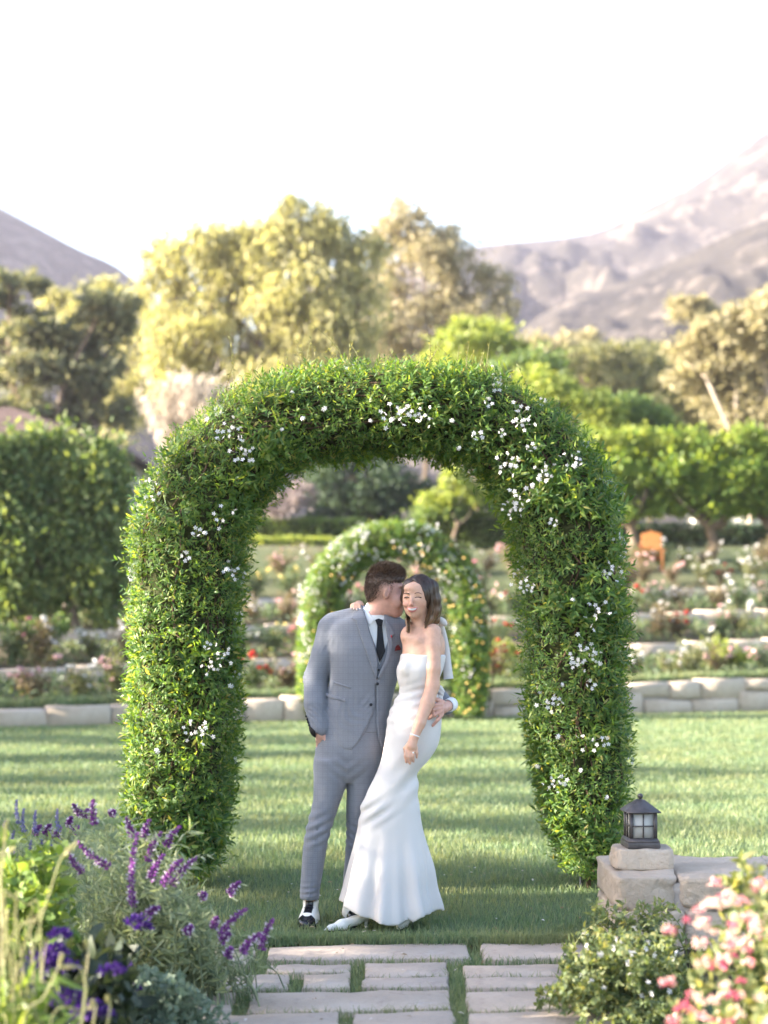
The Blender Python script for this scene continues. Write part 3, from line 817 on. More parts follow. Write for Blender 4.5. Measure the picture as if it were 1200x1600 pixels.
# ================================================================== trees and hedges behind the garden
M_bark = plain('bark_grey', (.16, .12, .09), .95, .1, .35, 6, .6)
M_barkp = plain('bark_pale', (.40, .33, .27), .9, .1, .25, 5, .5)
LM = {
 'gold':   leafmat('leaf_gold', [(0, (.29, .275, .13)), (.5, (.40, .375, .185)), (1, (.52, .475, .26))], .5, .6, (1.3, 1.3, .8)),
 'oak':    leafmat('leaf_oak', [(0, (.13, .14, .085)), (.6, (.20, .205, .12)), (.9, (.29, .27, .14)), (1, (.40, .35, .17))], .35, .6, (1.3, 1.3, .8)),
 'euc':    leafmat('leaf_eucalyptus', [(0, (.25, .22, .14)), (.5, (.36, .315, .20)), (1, (.48, .41, .28))], .45, .6, (1.2, 1.2, .9)),
 'tan':    leafmat('leaf_tan', [(0, (.27, .24, .14)), (.5, (.36, .315, .19)), (1, (.47, .41, .25))], .45, .6, (1.2, 1.2, .9)),
 'olive':  leafmat('leaf_olive', [(0, (.16, .165, .08)), (.6, (.24, .235, .115)), (1, (.33, .30, .15))], .42, .6, (1.3, 1.3, .8)),
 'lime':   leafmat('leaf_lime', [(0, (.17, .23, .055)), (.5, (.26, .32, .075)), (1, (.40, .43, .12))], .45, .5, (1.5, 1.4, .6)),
 'green':  leafmat('leaf_green', [(0, (.075, .125, .045)), (.5, (.12, .185, .065)), (1, (.19, .25, .085))], .38, .5),
 'shade':  leafmat('leaf_orchard', [(0, (.05, .09, .03)), (1, (.10, .15, .05))], .3, .5),
 'dark':   leafmat('leaf_dark', [(0, (.025, .050, .028)), (.6, (.045, .080, .04)), (1, (.08, .115, .05))], .25, .6),
 'vine':   leafmat('leaf_hedge_vine', [(0, (.085, .135, .052)), (.5, (.145, .205, .080)), (1, (.24, .28, .11))], .38, .5),
 'citrus': leafmat('leaf_citrus', [(0, (.10, .17, .05)), (.5, (.16, .245, .06)), (1, (.29, .36, .09))], .5, .4, (2.0, 1.8, .55)),
 'pale':   leafmat('plume', [(0, (.50, .42, .34)), (1, (.66, .58, .50))], .4, .8, (1, 1, 1)),
 'dusk':   leafmat('leaf_dusky', [(0, (.24, .19, .18)), (1, (.38, .31, .30))], .3, .7, (1, 1, 1)),
}
def crown_leaves(blobs, n, size, weep=0.0, clumps=14, spread=.30, aspect=2.2):
    """leaf-sized blades in many small clumps scattered through each lobe"""
    vol = np.array([b[1][0]*b[1][1]*b[1][2] for b in blobs])**.7; cnt = np.maximum(30, (n*vol/vol.sum())).astype(int)
    P_, A_ = [], []
    for (c, r), k in zip(blobs, cnt):
        c = np.array(c); r = np.array(r); m = max(4, int(clumps*(.6 + rng.random()*.8)))
        cc = rand_dirs(m)*(rng.uniform(.15, 1.0, m)**.45)[:, None]
        w = rng.uniform(.3, 1, m); id_ = rng.choice(m, k, p=w/w.sum()); sp = rng.uniform(.55, 1.25, m)[id_]*spread
        g = rng.normal(size=(k, 3)); g[:, 2] *= (1 + weep*1.1)
        o = cc[id_] + g*sp[:, None]*.75
        p3 = c + o*r
        ax = rand_dirs(k)*(1 - .55*min(weep, 1)) + unit(g*r)*.5
        if weep: ax[:, 2] -= weep*1.6; p3[:, 2] -= weep*np.abs(rng.normal(size=k))*r[2]*.28
        P_.append(p3); A_.append(ax)
    P_ = np.concatenate(P_); A_ = np.concatenate(A_); L = size*rng.uniform(.6, 1.35, len(P_))
    return leaves('crown', P_, A_, L, L/aspect, .2, .15)
def limbs(base, blobs, r0, bend=.25):
    mb = MB(); base = np.array(base, float); top = np.mean([b[0] for b in blobs], 0)
    fork = base + (top - base)*np.array([.35, .35, .42])
    K = np.array([base + [0, 0, -.2], base, lerp(base, fork, .5) + rng.normal(size=3)*[.1, .1, 0]*r0*6, fork]); mb.tube(K, [r0*1.35, r0*1.1, r0*.9, r0*.75], 8)
    for c, r in blobs:
        c = np.array(c); m = lerp(fork, c, .5) + rng.normal(size=3)*np.linalg.norm(c - fork)*.12; m[2] -= abs(c[2]-fork[2])*.08
        q = catmull(np.column_stack([[0, 1, 2, 3], np.array([fork - [0, 0, .02], m, c, c + (c-fork)*.04 + rng.normal(size=3)*.05*r[0]])]), 9)[:, 1:]
        mb.tube(q, np.linspace(r0*.6, r0*.10, 9), 6)
        for _ in range(3):
            e = c + rand_dirs(1)[0]*r*.8; s0 = q[rng.integers(3, 7)]; mb.tube(np.array([s0, lerp(s0, e, .5) + rng.normal(size=3)*.05*r[0], e]), [r0*.22, r0*.15, r0*.05], 5)
    return mb
def tree(label, d, blobs_px, base_px, leaf, n, size, name='tree', cat='tree', bark=None, r0=.25, weep=0.0, depth=1.0, group=None, clumps=14, spread=.30, z0=None, aspect=2.2, tips=None):
    bl = []
    for i, (px, py, rx, ry) in enumerate(blobs_px):
        dd = d + ((i*37) % 11 - 5)*.10*rx*d/F*depth
        bl.append((PX(px, py, dd), (rx*d/F, max(rx, ry)*.9*d/F*depth, ry*d/F)))
    if d >= 70:                                  # feathery side sprays break up the outline
        for c, r in list(bl):
            for _ in range(3):
                v = rand_dirs(1)[0]; v[2] = abs(v[2])*.8 - .15; v[1] *= .6; bl.append((c + v*np.array(r)*1.05, np.array(r)*rng.uniform(.22, .42)))
    x = (base_px - 600)*d/F; z = hill_z(x, d) - .1 if z0 is None else z0
    root = empty(name, (x, d, z)); tag(root, label, cat, group)
    o3 = np.array([x, d, z]); bl2 = [(np.array(c) - o3, r) for c, r in bl]
    limbs((0, 0, 0), bl2[:len(blobs_px)], r0).build('trunk', bark or M_bark, root, True)
    obj('crown', crown_leaves(bl2, n, size, weep, clumps, spread, aspect), LM[leaf], root)
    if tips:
        b3 = [(PX(px, py, d) - o3, (rx*d/F, rx*1.6*d/F, ry*d/F)) for px, py, rx, ry in tips[0]]; obj('sunlit_tops', crown_leaves(b3, tips[2], size*.9, 0, 12, .36), LM[tips[1]], root)  # sunlight on the crown top, put into the colour of extra yellower leaves
    return root
TG = 'trees beyond the rose garden'
tree('dark olive oak with gnarled branches at the far left edge', 72, [(15, 450, 48, 40), (55, 515, 42, 32), (5, 545, 45, 55), (160, 480, 44, 32), (185, 520, 26, 38), (115, 535, 52, 40), (70, 585, 58, 38), (145, 590, 48, 40), (150, 645, 55, 35), (40, 640, 50, 30)], 110, 'oak', 14000, .34, r0=.26, group=TG, spread=.26)
tree('sunlit yellow shrub tree peeking out behind the dark left oak', 96, [(160, 455, 34, 22), (120, 500, 50, 30), (90, 470, 30, 20), (215, 540, 40, 50), (205, 620, 55, 60)], 170, 'gold', 6500, .32, weep=.5, group=TG)
tree('tall golden weeping pepper tree behind the left of the arch', 88, [(445, 325, 34, 34), (475, 370, 60, 40), (395, 370, 34, 36), (310, 385, 46, 36), (270, 390, 40, 28), (345, 430, 80, 50), (440, 430, 85, 55), (525, 400, 45, 60), (255, 450, 50, 60), (300, 520, 70, 60), (390, 520, 80, 60), (490, 510, 80, 60), (560, 470, 50, 60), (330, 590, 70, 50), (450, 590, 90, 45), (270, 560, 35, 60), (240, 410, 36, 30), (505, 350, 40, 40), (540, 540, 50, 50), (370, 400, 60, 46), (420, 375, 56, 46), (350, 372, 34, 26), (470, 480, 70, 50), (560, 390, 40, 40)], 400, 'gold', 27000, .40, r0=.22, weep=.7, group=TG, clumps=26, spread=.26, aspect=2.8)
tree('tall sparse brownish eucalyptus rising right of the golden tree', 104, [(625, 335, 45, 28), (690, 365, 40, 30), (600, 390, 42, 42), (660, 410, 60, 40), (715, 430, 38, 38), (760, 440, 40, 32), (785, 480, 26, 34), (640, 370, 50, 34), (700, 395, 44, 36), (620, 470, 60, 45), (690, 480, 60, 40), (745, 510, 55, 35), (580, 530, 60, 40), (660, 540, 70, 40)], 665, 'euc', 13000, .36, bark=M_bark, r0=.16, weep=.3, group=TG, clumps=22, spread=.26)
tree('rounded yellow-green tree just above the top right of the arch', 78, [(735, 528, 44, 30), (775, 545, 45, 34), (705, 560, 40, 32), (760, 590, 70, 35)], 750, 'lime', 8000, .26, r0=.25, group=TG, spread=.34)
tree('small dark green round tree behind the right arch shoulder', 74, [(840, 575, 36, 32), (800, 590, 40, 30), (870, 600, 30, 25)], 835, 'green', 5000, .25, r0=.2, group=TG, spread=.36)
tree('bright lime sunlit tree touching the arch at upper right', 60, [(862, 612, 36, 25), (905, 625, 46, 26), (840, 640, 50, 35), (935, 650, 40, 24), (830, 590, 22, 18)], 880, 'lime', 9000, .20, r0=.18, group=TG, spread=.36)
tree('dense mid-green shrub tree right of the bright lime tree', 62, [(985, 650, 46, 26), (940, 668, 50, 26), (1020, 670, 36, 24)], 985, 'green', 6500, .20, r0=.18, group=TG, spread=.36)
tree('broad olive-brown oak in the middle distance at right', 110, [(915, 565, 46, 26), (975, 568, 56, 28), (1040, 590, 50, 30), (950, 605, 70, 34), (1020, 630, 80, 34), (890, 590, 40, 26)], 975, 'olive', 12000, .36, r0=.4, group=TG)
tree('brownish oak with pale trunk low at the far right', 92, [(1085, 600, 55, 36), (1140, 625, 60, 36), (1060, 645, 60, 30), (1180, 650, 50, 30), (1110, 665, 70, 26)], 1110, 'olive', 11000, .32, r0=.32, bark=M_barkp, group=TG)
tree('tall tan eucalyptus with pale limbs at the right edge', 84, [(1180, 500, 46, 36), (1125, 530, 56, 30), (1085, 550, 40, 26), (1205, 545, 45, 45), (1150, 575, 66, 34), (1105, 595, 50, 30), (1195, 605, 55, 40), (1235, 490, 45, 55), (1150, 640, 60, 34), (1210, 650, 50, 34)], 1170, 'tan', 17000, .34, bark=M_barkp, r0=.22, group=TG, spread=.32)
tree('small tan round-headed tree alone below the right mountain', 120, [(1082, 482, 30, 18), (1105, 490, 18, 14)], 1088, 'tan', 2600, .36, r0=.2, group=TG)
for i, (px, py, rx, ry, lf, lb) in enumerate([(560, 530, 60, 30, 'olive', 'hazy distant tree crown between the golden tree and eucalyptus'), (850, 545, 45, 22, 'tan', 'hazy tan treetop at the foot of the mountains, left one'), (900, 540, 40, 20, 'tan', 'hazy tan treetop at the foot of the mountains, right one'), (1015, 555, 50, 22, 'olive', 'hazy olive treetop below the right-hand slope')]):
    tree(lb, 170, [(px, py, rx, ry), (px + rx*.6, py + ry*.8, rx*.8, ry), (px - rx*.5, py + ry, rx*.8, ry)], px, lf, 3000, .6, r0=.3, group=TG)
# seen through the arch
tree('dark cedar mass seen under the crown of the near arch', 68, [(560, 745, 60, 40), (520, 775, 50, 35), (610, 740, 50, 40), (640, 770, 40, 30), (590, 790, 60, 25), (500, 730, 30, 40)], 565, 'dark', 11000, .22, weep=.4, r0=.3, group=TG)
tree('sunny lime bush glimpsed under the right inside of the arch', 56, [(712, 750, 22, 22), (740, 768, 28, 18), (690, 775, 30, 18)], 715, 'lime', 3000, .17, name='bush', cat='bush', r0=.08)
tree('mid-green bush between the lime bush and the right arch leg', 57, [(770, 775, 40, 26), (690, 800, 50, 18), (800, 760, 30, 30)], 760, 'green', 4000, .17, name='bush', cat='bush', r0=.08)
tree('dusky pinkish shrub behind the left inside of the arch', 58, [(440, 785, 34, 20), (470, 770, 24, 24), (410, 795, 24, 18)], 440, 'dusk', 2600, .14, name='bush', cat='bush', r0=.08)
# row of flat-topped trees on the right
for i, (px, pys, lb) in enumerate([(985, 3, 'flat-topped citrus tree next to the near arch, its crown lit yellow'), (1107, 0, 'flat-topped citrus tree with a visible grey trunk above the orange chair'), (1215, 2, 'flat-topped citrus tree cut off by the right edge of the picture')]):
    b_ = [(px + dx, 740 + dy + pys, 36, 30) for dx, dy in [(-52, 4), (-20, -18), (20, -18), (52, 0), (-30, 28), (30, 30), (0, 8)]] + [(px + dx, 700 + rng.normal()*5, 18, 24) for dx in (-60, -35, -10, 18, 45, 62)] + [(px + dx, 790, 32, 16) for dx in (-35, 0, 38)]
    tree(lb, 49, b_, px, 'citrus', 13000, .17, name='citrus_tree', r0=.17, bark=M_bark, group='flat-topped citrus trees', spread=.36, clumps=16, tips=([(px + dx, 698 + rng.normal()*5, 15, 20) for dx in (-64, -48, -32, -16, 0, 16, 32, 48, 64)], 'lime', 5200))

# ---- clipped hedges on the upper slope
def hedge(label, px0, px1, pyt, pyb, d, leaf, n, size, dep=.8):
    a, b = PX(px0, pyt, d), PX(px1, pyb, d); root = empty('hedge', ((a[0]+b[0])/2, d, b[2])); tag(root, label, 'hedge', 'clipped hedges on the upper slope')
    w, h_ = b[0]-a[0], a[2]-b[2]
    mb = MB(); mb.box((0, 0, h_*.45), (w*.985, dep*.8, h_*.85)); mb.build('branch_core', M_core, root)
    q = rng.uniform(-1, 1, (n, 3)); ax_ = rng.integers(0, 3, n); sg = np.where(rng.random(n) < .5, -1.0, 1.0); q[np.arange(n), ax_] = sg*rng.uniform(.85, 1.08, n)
    P_ = q*[w/2, dep/2, h_/2] + [0, 0, h_/2]; P_ += (fbm(P_*1.5, 3)[:, None]-.5)*.25
    obj('foliage', leaves('foliage', P_, unit(q + rng.normal(size=(n, 3))*.6 + [0, 0, .4]), size*rng.uniform(.6, 1.3, n), size*.5), LM[leaf], root)['kind'] = 'stuff'
hedge('upper clipped green hedge behind the inside left of the near arch', 330, 560, 812, 842, 58, 'green', 4200, .15)
hedge('lower bright clipped hedge below the upper left hedge', 330, 520, 842, 868, 54, 'lime', 3400, .14)
hedge('clipped green hedge right of the distant arch crown', 660, 850, 806, 850, 57, 'green', 4200, .15)
hedge('long dark hedge behind the orange chair under the citrus trees', 930, 1290, 822, 848, 58, 'dark', 4600, .16)

# ---- tall vine-covered screen at the left
LV = [( -30, 742, 62, 72), (35, 728, 52, 50), (85, 726, 46, 50), (135, 733, 42, 50), (172, 745, 28, 50), (178, 885, 24, 66), (20, 850, 60, 70), (85, 830, 50, 60), (145, 830, 44, 60), (30, 920, 50, 46), (95, 890, 40, 46), (150, 900, 36, 48), (176, 810, 22, 70), (-40, 900, 60, 60)]
scr = tree('tall vine-smothered screen of green foliage filling the left edge', 34.6, LV, 118, 'vine', 39000, .17, name='vine_screen', cat='hedge', r0=.10, weep=.35, depth=.7, clumps=26, spread=.30, z0=1.35, bark=M_bark)

# ---- feathery pale grass clump behind the arch's left shoulder
def plume(label, px, pyt, pyb, d, n, wpx):
    x = (px-600)*d/F; zb = hill_z(x, d); zt = H + (HOR-pyt)*d/F; root = empty('pampas_grass', (x, d, zb)); tag(root, label, 'ornamental grass')
    mb = MB(); P_, A_, L_ = [], [], []
    for i in range(60):
        h_ = (zt - zb)*rng.uniform(.7, 1); dx = rng.normal()*wpx*d/F*.5; u = np.linspace(0, 1, 5); K = np.stack([dx*.3*u + dx*.7*u**2, rng.normal()*.4*u**2, h_*u], 1); mb.tube(K, np.linspace(.015, .006, 5), 4, False)
        for k in range(150):
            v = rng.uniform(.45, 1.0); c = np.array([np.interp(v, u, K[:, j]) for j in range(3)]); P_.append(c + rng.normal(size=3)*.10); A_.append([rng.normal()*.4 + .3, rng.normal()*.4, 1.0])
    mb.build('stem', LM['pale'], root, True); obj('plume', leaves('plume', np.array(P_), np.array(A_), rng.uniform(.18, .34, len(P_)), .035), LM['pale'], root)['kind'] = 'stuff'
plume('pale pink feathery pampas grass behind the left shoulder of the near arch', 300, 585, 700, 52, 60, 75)

# ---- trees off to the left whose shade falls over the lawn
OT = [(-10.0, 1.55, 3.4, 1.0), (-10.3, 3.75, 3.9, 1.0), (-10.6, 5.85, 4.6, 1.0), (-10.1, 7.7, 6.1, 1.0), (-10.6, 9.95, 3.6, 1.0), (-10.2, 12.65, 4.0, 1.1), (-10.9, 15.45, 4.4, 1.15), (-10.1, 18.45, 3.8, 1.1), (-11.0, 21.45, 4.0, 1.15), (-10.2, 24.25, 2.9, 1.2), (-10.6, 27.25, 2.7, 1.2), (-11.2, 30.05, 3.2, 1.2)]
for i, (x, y, hh, rr) in enumerate(OT):
    root = empty('orchard_tree', (x, y, 0)); tag(root, 'leafy orchard tree shading the lawn from outside the left picture edge, %s from the camera' % ['first', 'second', 'third', 'fourth', 'fifth', 'sixth', 'seventh', 'eighth', 'ninth', 'tenth', 'eleventh', 'twelfth'][i], 'tree', 'orchard trees shading the lawn')
    bl = [(np.array([rng.normal()*rr*.5, rng.uniform(-1, 1)*rr, hh*z_]), np.array([rr*.6, rr*.62, hh*.115])) for z_ in np.linspace(.12, .92, 20 if i == 3 else 13)]
    limbs((0, 0, 0), bl, .09).build('trunk', M_bark, root, True)
    obj('crown', crown_leaves(bl, 9500 if i == 3 else 3000, .17, 0, 12, .42), LM['shade'], root)

# ================================================================== rose garden on the terraces
M_rleaf = [leafmat('rose_leaf_%s' % nm, st, .3, .45) for nm, st in (('green', [(0, (.060, .100, .052)), (.6, (.105, .150, .075)), (1, (.17, .20, .095))]), ('bronze', [(0, (.11, .085, .06)), (.6, (.165, .13, .085)), (1, (.22, .19, .11))]), ('olive', [(0, (.095, .115, .055)), (.6, (.155, .17, .08)), (1, (.23, .225, .105))]))]
BC = {'white': (.80, .77, .74), 'blush': (.78, .52, .52), 'red': (.55, .03, .03), 'crimson': (.32, .012, .03), 'apricot': (.78, .38, .16), 'yellow': (.80, .68, .28), 'pink': (.72, .28, .36)}
BM = {k: leafmat('petal_' + k, [(0, tuple(c*.85 for c in v)), (1, v)], .3, .6, (1, 1, 1), .2) for k, v in BC.items()}
def bloom_mesh(seed):
    rs = np.random.default_rng(seed); V, Q = [], []
    for ring, (m, r, z, tl) in enumerate([(4, .012, .028, .9), (5, .026, .020, .6), (6, .040, .004, .25)]):
        for i in range(m):
            th = (i + .4*ring)*2*np.pi/m + rs.uniform(-.2, .2); e = np.array([math.cos(th), math.sin(th), 0]); s = np.array([-e[1], e[0], 0]); w = r*.95 + .006
            b = len(V); V += [e*r*.25 + [0, 0, -.012], e*r*.8 + s*w*.6 + [0, 0, z*.5], e*r*(1.25 - tl*.3) + [0, 0, z + .010], e*r*.8 - s*w*.6 + [0, 0, z*.5]]; Q.append([b, b+1, b+2, b+3])
    return np.array(V), Q
BLM = {}
for i, k in enumerate(BC):
    V, Q = bloom_mesh(i); me = mesh_np('bloom', V, quads=Q); me.materials.append(BM[k]); BLM[k] = me
BUSH = []
for v in range(9):
    mb = MB(); ends = []
    for i in range(9):
        th = rng.uniform(0, 6.28); rr = rng.uniform(.15, .42); e = np.array([rr*math.cos(th), rr*math.sin(th), rng.uniform(.45, .95)]); mb.tube(np.array([[0, 0, -.05], e*[.4, .4, .5], e]), [.013, .009, .004], 4, False); ends.append(e)
    E = np.array(ends); n = 760; id_ = rng.integers(0, 9, n); u = rng.uniform(.35, 1.05, n)
    P_ = E[id_]*np.stack([u*(.4 + .6*u), u*(.4 + .6*u), u], 1) + rng.normal(size=(n, 3))*.085
    P_[:, 2] = np.abs(P_[:, 2])
    lm = leaves('foliage', P_, rand_dirs(n) + [0, 0, .3], rng.uniform(.05, .09, n), .045)
    lm.materials.append(M_rleaf[(0, 0, 1, 2, 0, 1, 2, 0, 2)[v]])
    cm = mb.mesh('cane'); cm.materials.append(M_twig); BUSH.append((lm, cm, E))
ONES = ['first', 'second', 'third', 'fourth', 'fifth', 'sixth', 'seventh', 'eighth', 'ninth', 'tenth', 'eleventh', 'twelfth', 'thirteenth', 'fourteenth', 'fifteenth', 'sixteenth', 'seventeenth', 'eighteenth', 'nineteenth']
ORD = ONES + ['twentieth'] + ['twenty-' + o for o in ONES[:9]] + ['thirtieth'] + ['thirty-' + o for o in ONES[:9]] + ['fortieth']
ROWN = {1: 'lowest terrace above the lawn wall', 2: 'second terrace up', 3: 'third terrace up', 4: 'top terrace, front row', 5: 'slope above the top wall'}
def rose_row(key, k, u, x0, x1, step, hs, cols):
    step *= .62; hs *= .80
    xs = np.arange(x0, x1, step)
    for j, x in enumerate(xs):
        x = x + rng.normal()*step*.16; y = lerp(wy(k, x) + .45, (wy(k+1, x) if k < 4 else wy(4, x) + 4.5), u) + rng.normal()*.18
        z = terr_z(k, x, u) if k < 4 else hill_z(x, y)
        if k in (2, 3) and x < -4.6: pass
        v = int(rng.integers(0, 9)); lm, cm, E = BUSH[v]; s = hs*rng.uniform(.8, 1.2); c = cols[int(rng.integers(0, len(cols)))] if not callable(cols) else cols(x)
        root = empty('rose_bush', (x, y, z), (0, 0, rng.uniform(0, 6))); root.scale = (s*1.15, s*1.15, s)
        tag(root, '%s-flowered rose bush, %s from left on the %s' % (c, ORD[min(j, 39)], ROWN[key]), 'rose bush', 'rose bushes on the terraces')
        obj('foliage', lm, None, root)['kind'] = 'stuff'; obj('cane', cm, None, root)
        nb = int(rng.integers(3, 9)) + (2 if c in ('white', 'blush') else 0)
        for b in range(nb):
            e = E[int(rng.integers(0, 9))]*rng.uniform(.8, 1.08) + rng.normal(size=3)*.06
            o = obj('bloom', BLM[c], None, root); o.location = (e[0]*1.08, e[1]*1.08, e[2] + .03); o.rotation_euler = (rng.uniform(.3, 1.2), rng.normal()*.5, rng.uniform(0, 6)); o.scale = (rng.uniform(.8, 1.6)/s,)*3
cw = lambda x: ['white', 'blush', 'white', 'pink', 'white', 'yellow'][int(rng.integers(0, 6))] if x < 2 else ['red', 'white', 'crimson', 'blush', 'white', 'white', 'red'][int(rng.integers(0, 7))]
cl_ = lambda x: ['white', 'white', 'red', 'white', 'blush'][int(rng.integers(0, 5))]
rose_row(1, 1, .20, -6.6, 8.2, 1.02, .78, cl_)
rose_row(2, 2, .20, -7.2, 9.0, 1.02, .86, cw)
rose_row(3, 3, .20, -8.0, 9.6, 1.05, .84, cw)
rose_row(4, 4, .16, -8.6, 10.6, 1.12, .88, cw)
rose_row(5, 4, .75, -9.6, 11.4, 1.25, .95, cw)
# green fringe growing along the top of the lawn wall
n = 16000; x = rng.uniform(-8, 9, n); y = wy(1, x) + .40 + np.abs(rng.normal(size=n))*.22
fr = obj('border_grass', grass_mesh('border_grass', np.stack([x, y, wz(1, x, 'top') - .06 + 0*x], 1), rng.uniform(.08, .24, n), .020), M_grass); tag(fr, 'grassy green fringe along the top of the lawn wall', 'grass', kind='stuff')
# mid-size leafy filler clumps on the beds
n = 24000; k_ = rng.integers(1, 4, n); x = rng.uniform(-9, 10, n); u = rng.uniform(.05, .98, n)
y = np.choose(k_ - 1, [lerp(wy(k, x) + .4, wy(k+1, x), u) for k in (1, 2, 3)]); z = np.choose(k_ - 1, [terr_z(k, x, u) for k in (1, 2, 3)])
keep = fbm(np.stack([x*.8, y*.8, 0*x], 1), 3) > .36
P_ = np.stack([x, y, z + rng.uniform(0, .16, n)], 1)[keep]
gc = obj('ground_cover', leaves('ground_cover', P_, rand_dirs(len(P_)) + [0, 0, .6], rng.uniform(.07, .14, len(P_)), .05), M_rleaf[0]); tag(gc, 'low leafy ground cover between the rose bushes', 'ground cover', kind='stuff')

# bright yellow-green shrub on the lowest terrace beside the far arch
def bush(label, px, py, d, rx, ry, leaf, n, size, z=None):
    c = PX(px, py, d); root = empty('bush', (c[0], d, c[2] - ry*d/F if z is None else z)); tag(root, label, 'bush')
    h_ = c[2] - root.location.z
    bl = [(np.array([rng.normal()*.35*rx*d/F, rng.normal()*.3*rx*d/F, h_ + rng.normal()*.35*ry*d/F]), np.array([rx, rx, ry])*d/F*.6) for _ in range(7)]
    limbs((0, 0, 0), bl, .03).build('stem', M_twig, root, True); obj('crown', crown_leaves(bl, n, size, 0, 12, .34), LM[leaf], root); return root
bush('yellow-green leafy shrub beside the right leg of the far arch', 795, 1030, 29.6, 30, 26, 'lime', 1500, .09)
bush('lush green shrub at the foot of the left vine screen', 60, 985, 31.5, 46, 26, 'green', 1700, .09)
bush('pale yellow shrub among the roses beside the wooden plant marker', 1130, 1030, 31.0, 30, 24, 'lime', 1300, .09)

# ---- wooden plant markers
M_wood = plain('weathered_wood', (.28, .20, .15), .85, .2, .25, 14, .3)
def marker(label, px, py, d):
    p = PX(px, py, d); x = p[0]; k = 1 if d < 33 else 3
    zb = terr_z(k, x, (d - wy(k, x))/(wy(k+1, x) - wy(k, x))); r = empty('plant_marker', (x, d, zb)); tag(r, label, 'plant marker')
    h_ = p[2] - zb
    mb = MB(); mb.box((0, 0, h_/2 - .05), (.05, .05, h_ + .1)); bevel(mb.build('post', M_wood, r), .006)
    mb = MB(); mb.box((0, -.01, h_ + .03), (.34, .09, .035)); bevel(mb.build('board', M_wood, r), .006)
    mb = MB(); mb.box((0, -.03, h_ + .052), (.26, .06, .006)); mb.build('name_plate', M_pole, r)
marker('small T-shaped wooden plant marker on the lowest terrace at right', 1064, 1022, 30.4)
marker('small wooden plant marker on the third terrace at the right edge', 1188, 921, 41.0)

# ---- orange garden chair
def chair(px, py, d):
    x = (px-600)*d/F; z = hill_z(x, d); r = empty('garden_chair', (x, d, z), (0, 0, R(-8))); tag(r, 'orange wooden slat-back garden chair on the slope above the rose terraces', 'chair')
    M = plain('orange_wood', (.30, .115, .03), .6, .3, .15, 12)
    for i in range(5):
        mb = MB(); mb.box((0, 0, .45), (.095, .022, .80 - .07*abs(i-2))); o = mb.build('back_slat', M, r); o.location = (-.22 + .11*i, .22, .28); o.rotation_euler = (R(-16), 0, 0); bevel(o, .008)
    for i in range(4): mb = MB(); mb.box((0, -.28 + .13*i, .36 + -.02*i), (.54, .11, .022)); mb.build('seat_slat', M, r)
    for s in (-1, 1):
        mb = MB(); mb.box((s*.33, -.05, .56), (.12, .70, .024)); bevel(mb.build('armrest', M, r), .006)
        mb = MB(); mb.box((s*.29, -.32, .27), (.035, .09, .56)); mb.build('leg', M, r)
        mb = MB(); mb.box((s*.29, .26, .27), (.035, .09, .56)); mb.build('leg', M, r)
chair(1018, 872, 46.5)

# ---- house with tiled roof, far left, and a white house at the right
def house():
    x0, x1, y0, y1, zb, ze, zr = -25, -9.3, 62, 72.5, 3.6, 7.6, 9.75
    r = empty('house', ((x0+x1)/2, (y0+y1)/2, zb)); tag(r, 'low house with a reddish tiled hip roof behind the left vine screen', 'house'); L0 = np.array(r.location)
    Mw = plain('cream_stucco', (.55, .47, .38), .9, .1, .1, 2, .2); Mt = stonemat('clay_tile', (.14, .095, .085), (.19, .135, .125), (.25, .185, .17), 1.5)
    mb = MB(); mb.box(np.array([(x0+x1)/2, (y0+y1)/2, (zb+ze)/2]) - L0, (x1-x0-1.0, y1-y0-1.0, ze-zb)); mb.build('wall', Mw, r)
    hd = (y1-y0)/2; ym = (y0+y1)/2
    c = [np.array(p) - L0 for p in [(x0, y0, ze), (x1, y0, ze), (x1, y1, ze), (x0, y1, ze), (x0+hd, ym, zr), (x1-hd, ym, zr)]]
    ro = obj('roof', mesh_np('roof', c, faces=[(0, 1, 5, 4), (1, 2, 5), (2, 3, 4, 5), (3, 0, 4), (3, 2, 1, 0)]), Mt, r)
    N_ = 15
    for k in range(N_):                       # tile courses lapped over one another
        a, b = k/N_, (k+1.15)/N_; b = min(b, 1)
        for quad in ([c[0], c[1], c[5], c[4]], [c[1], c[2], c[5], c[5]]):
            p00, p01 = lerp(quad[0], quad[3], a), lerp(quad[1], quad[2], a); p10, p11 = lerp(quad[0], quad[3], b), lerp(quad[1], quad[2], b)
            nz = unit(np.cross(p01-p00, quad[3]-quad[0])); V = [p00 + nz*.09, p01 + nz*.09, p11 + nz*.03, p10 + nz*.03, p00, p01]
            obj('tile_course', mesh_np('tile_course', V, faces=[(0, 1, 2, 3), (4, 5, 1, 0)]), Mt, ro)
    for x in (-22, -18, -13):
        mb = MB(); mb.box(np.array([x, y0 + .48, 5.9]) - L0, (1.2, .12, 1.3)); w = mb.build('window', M_pole, r)
house()
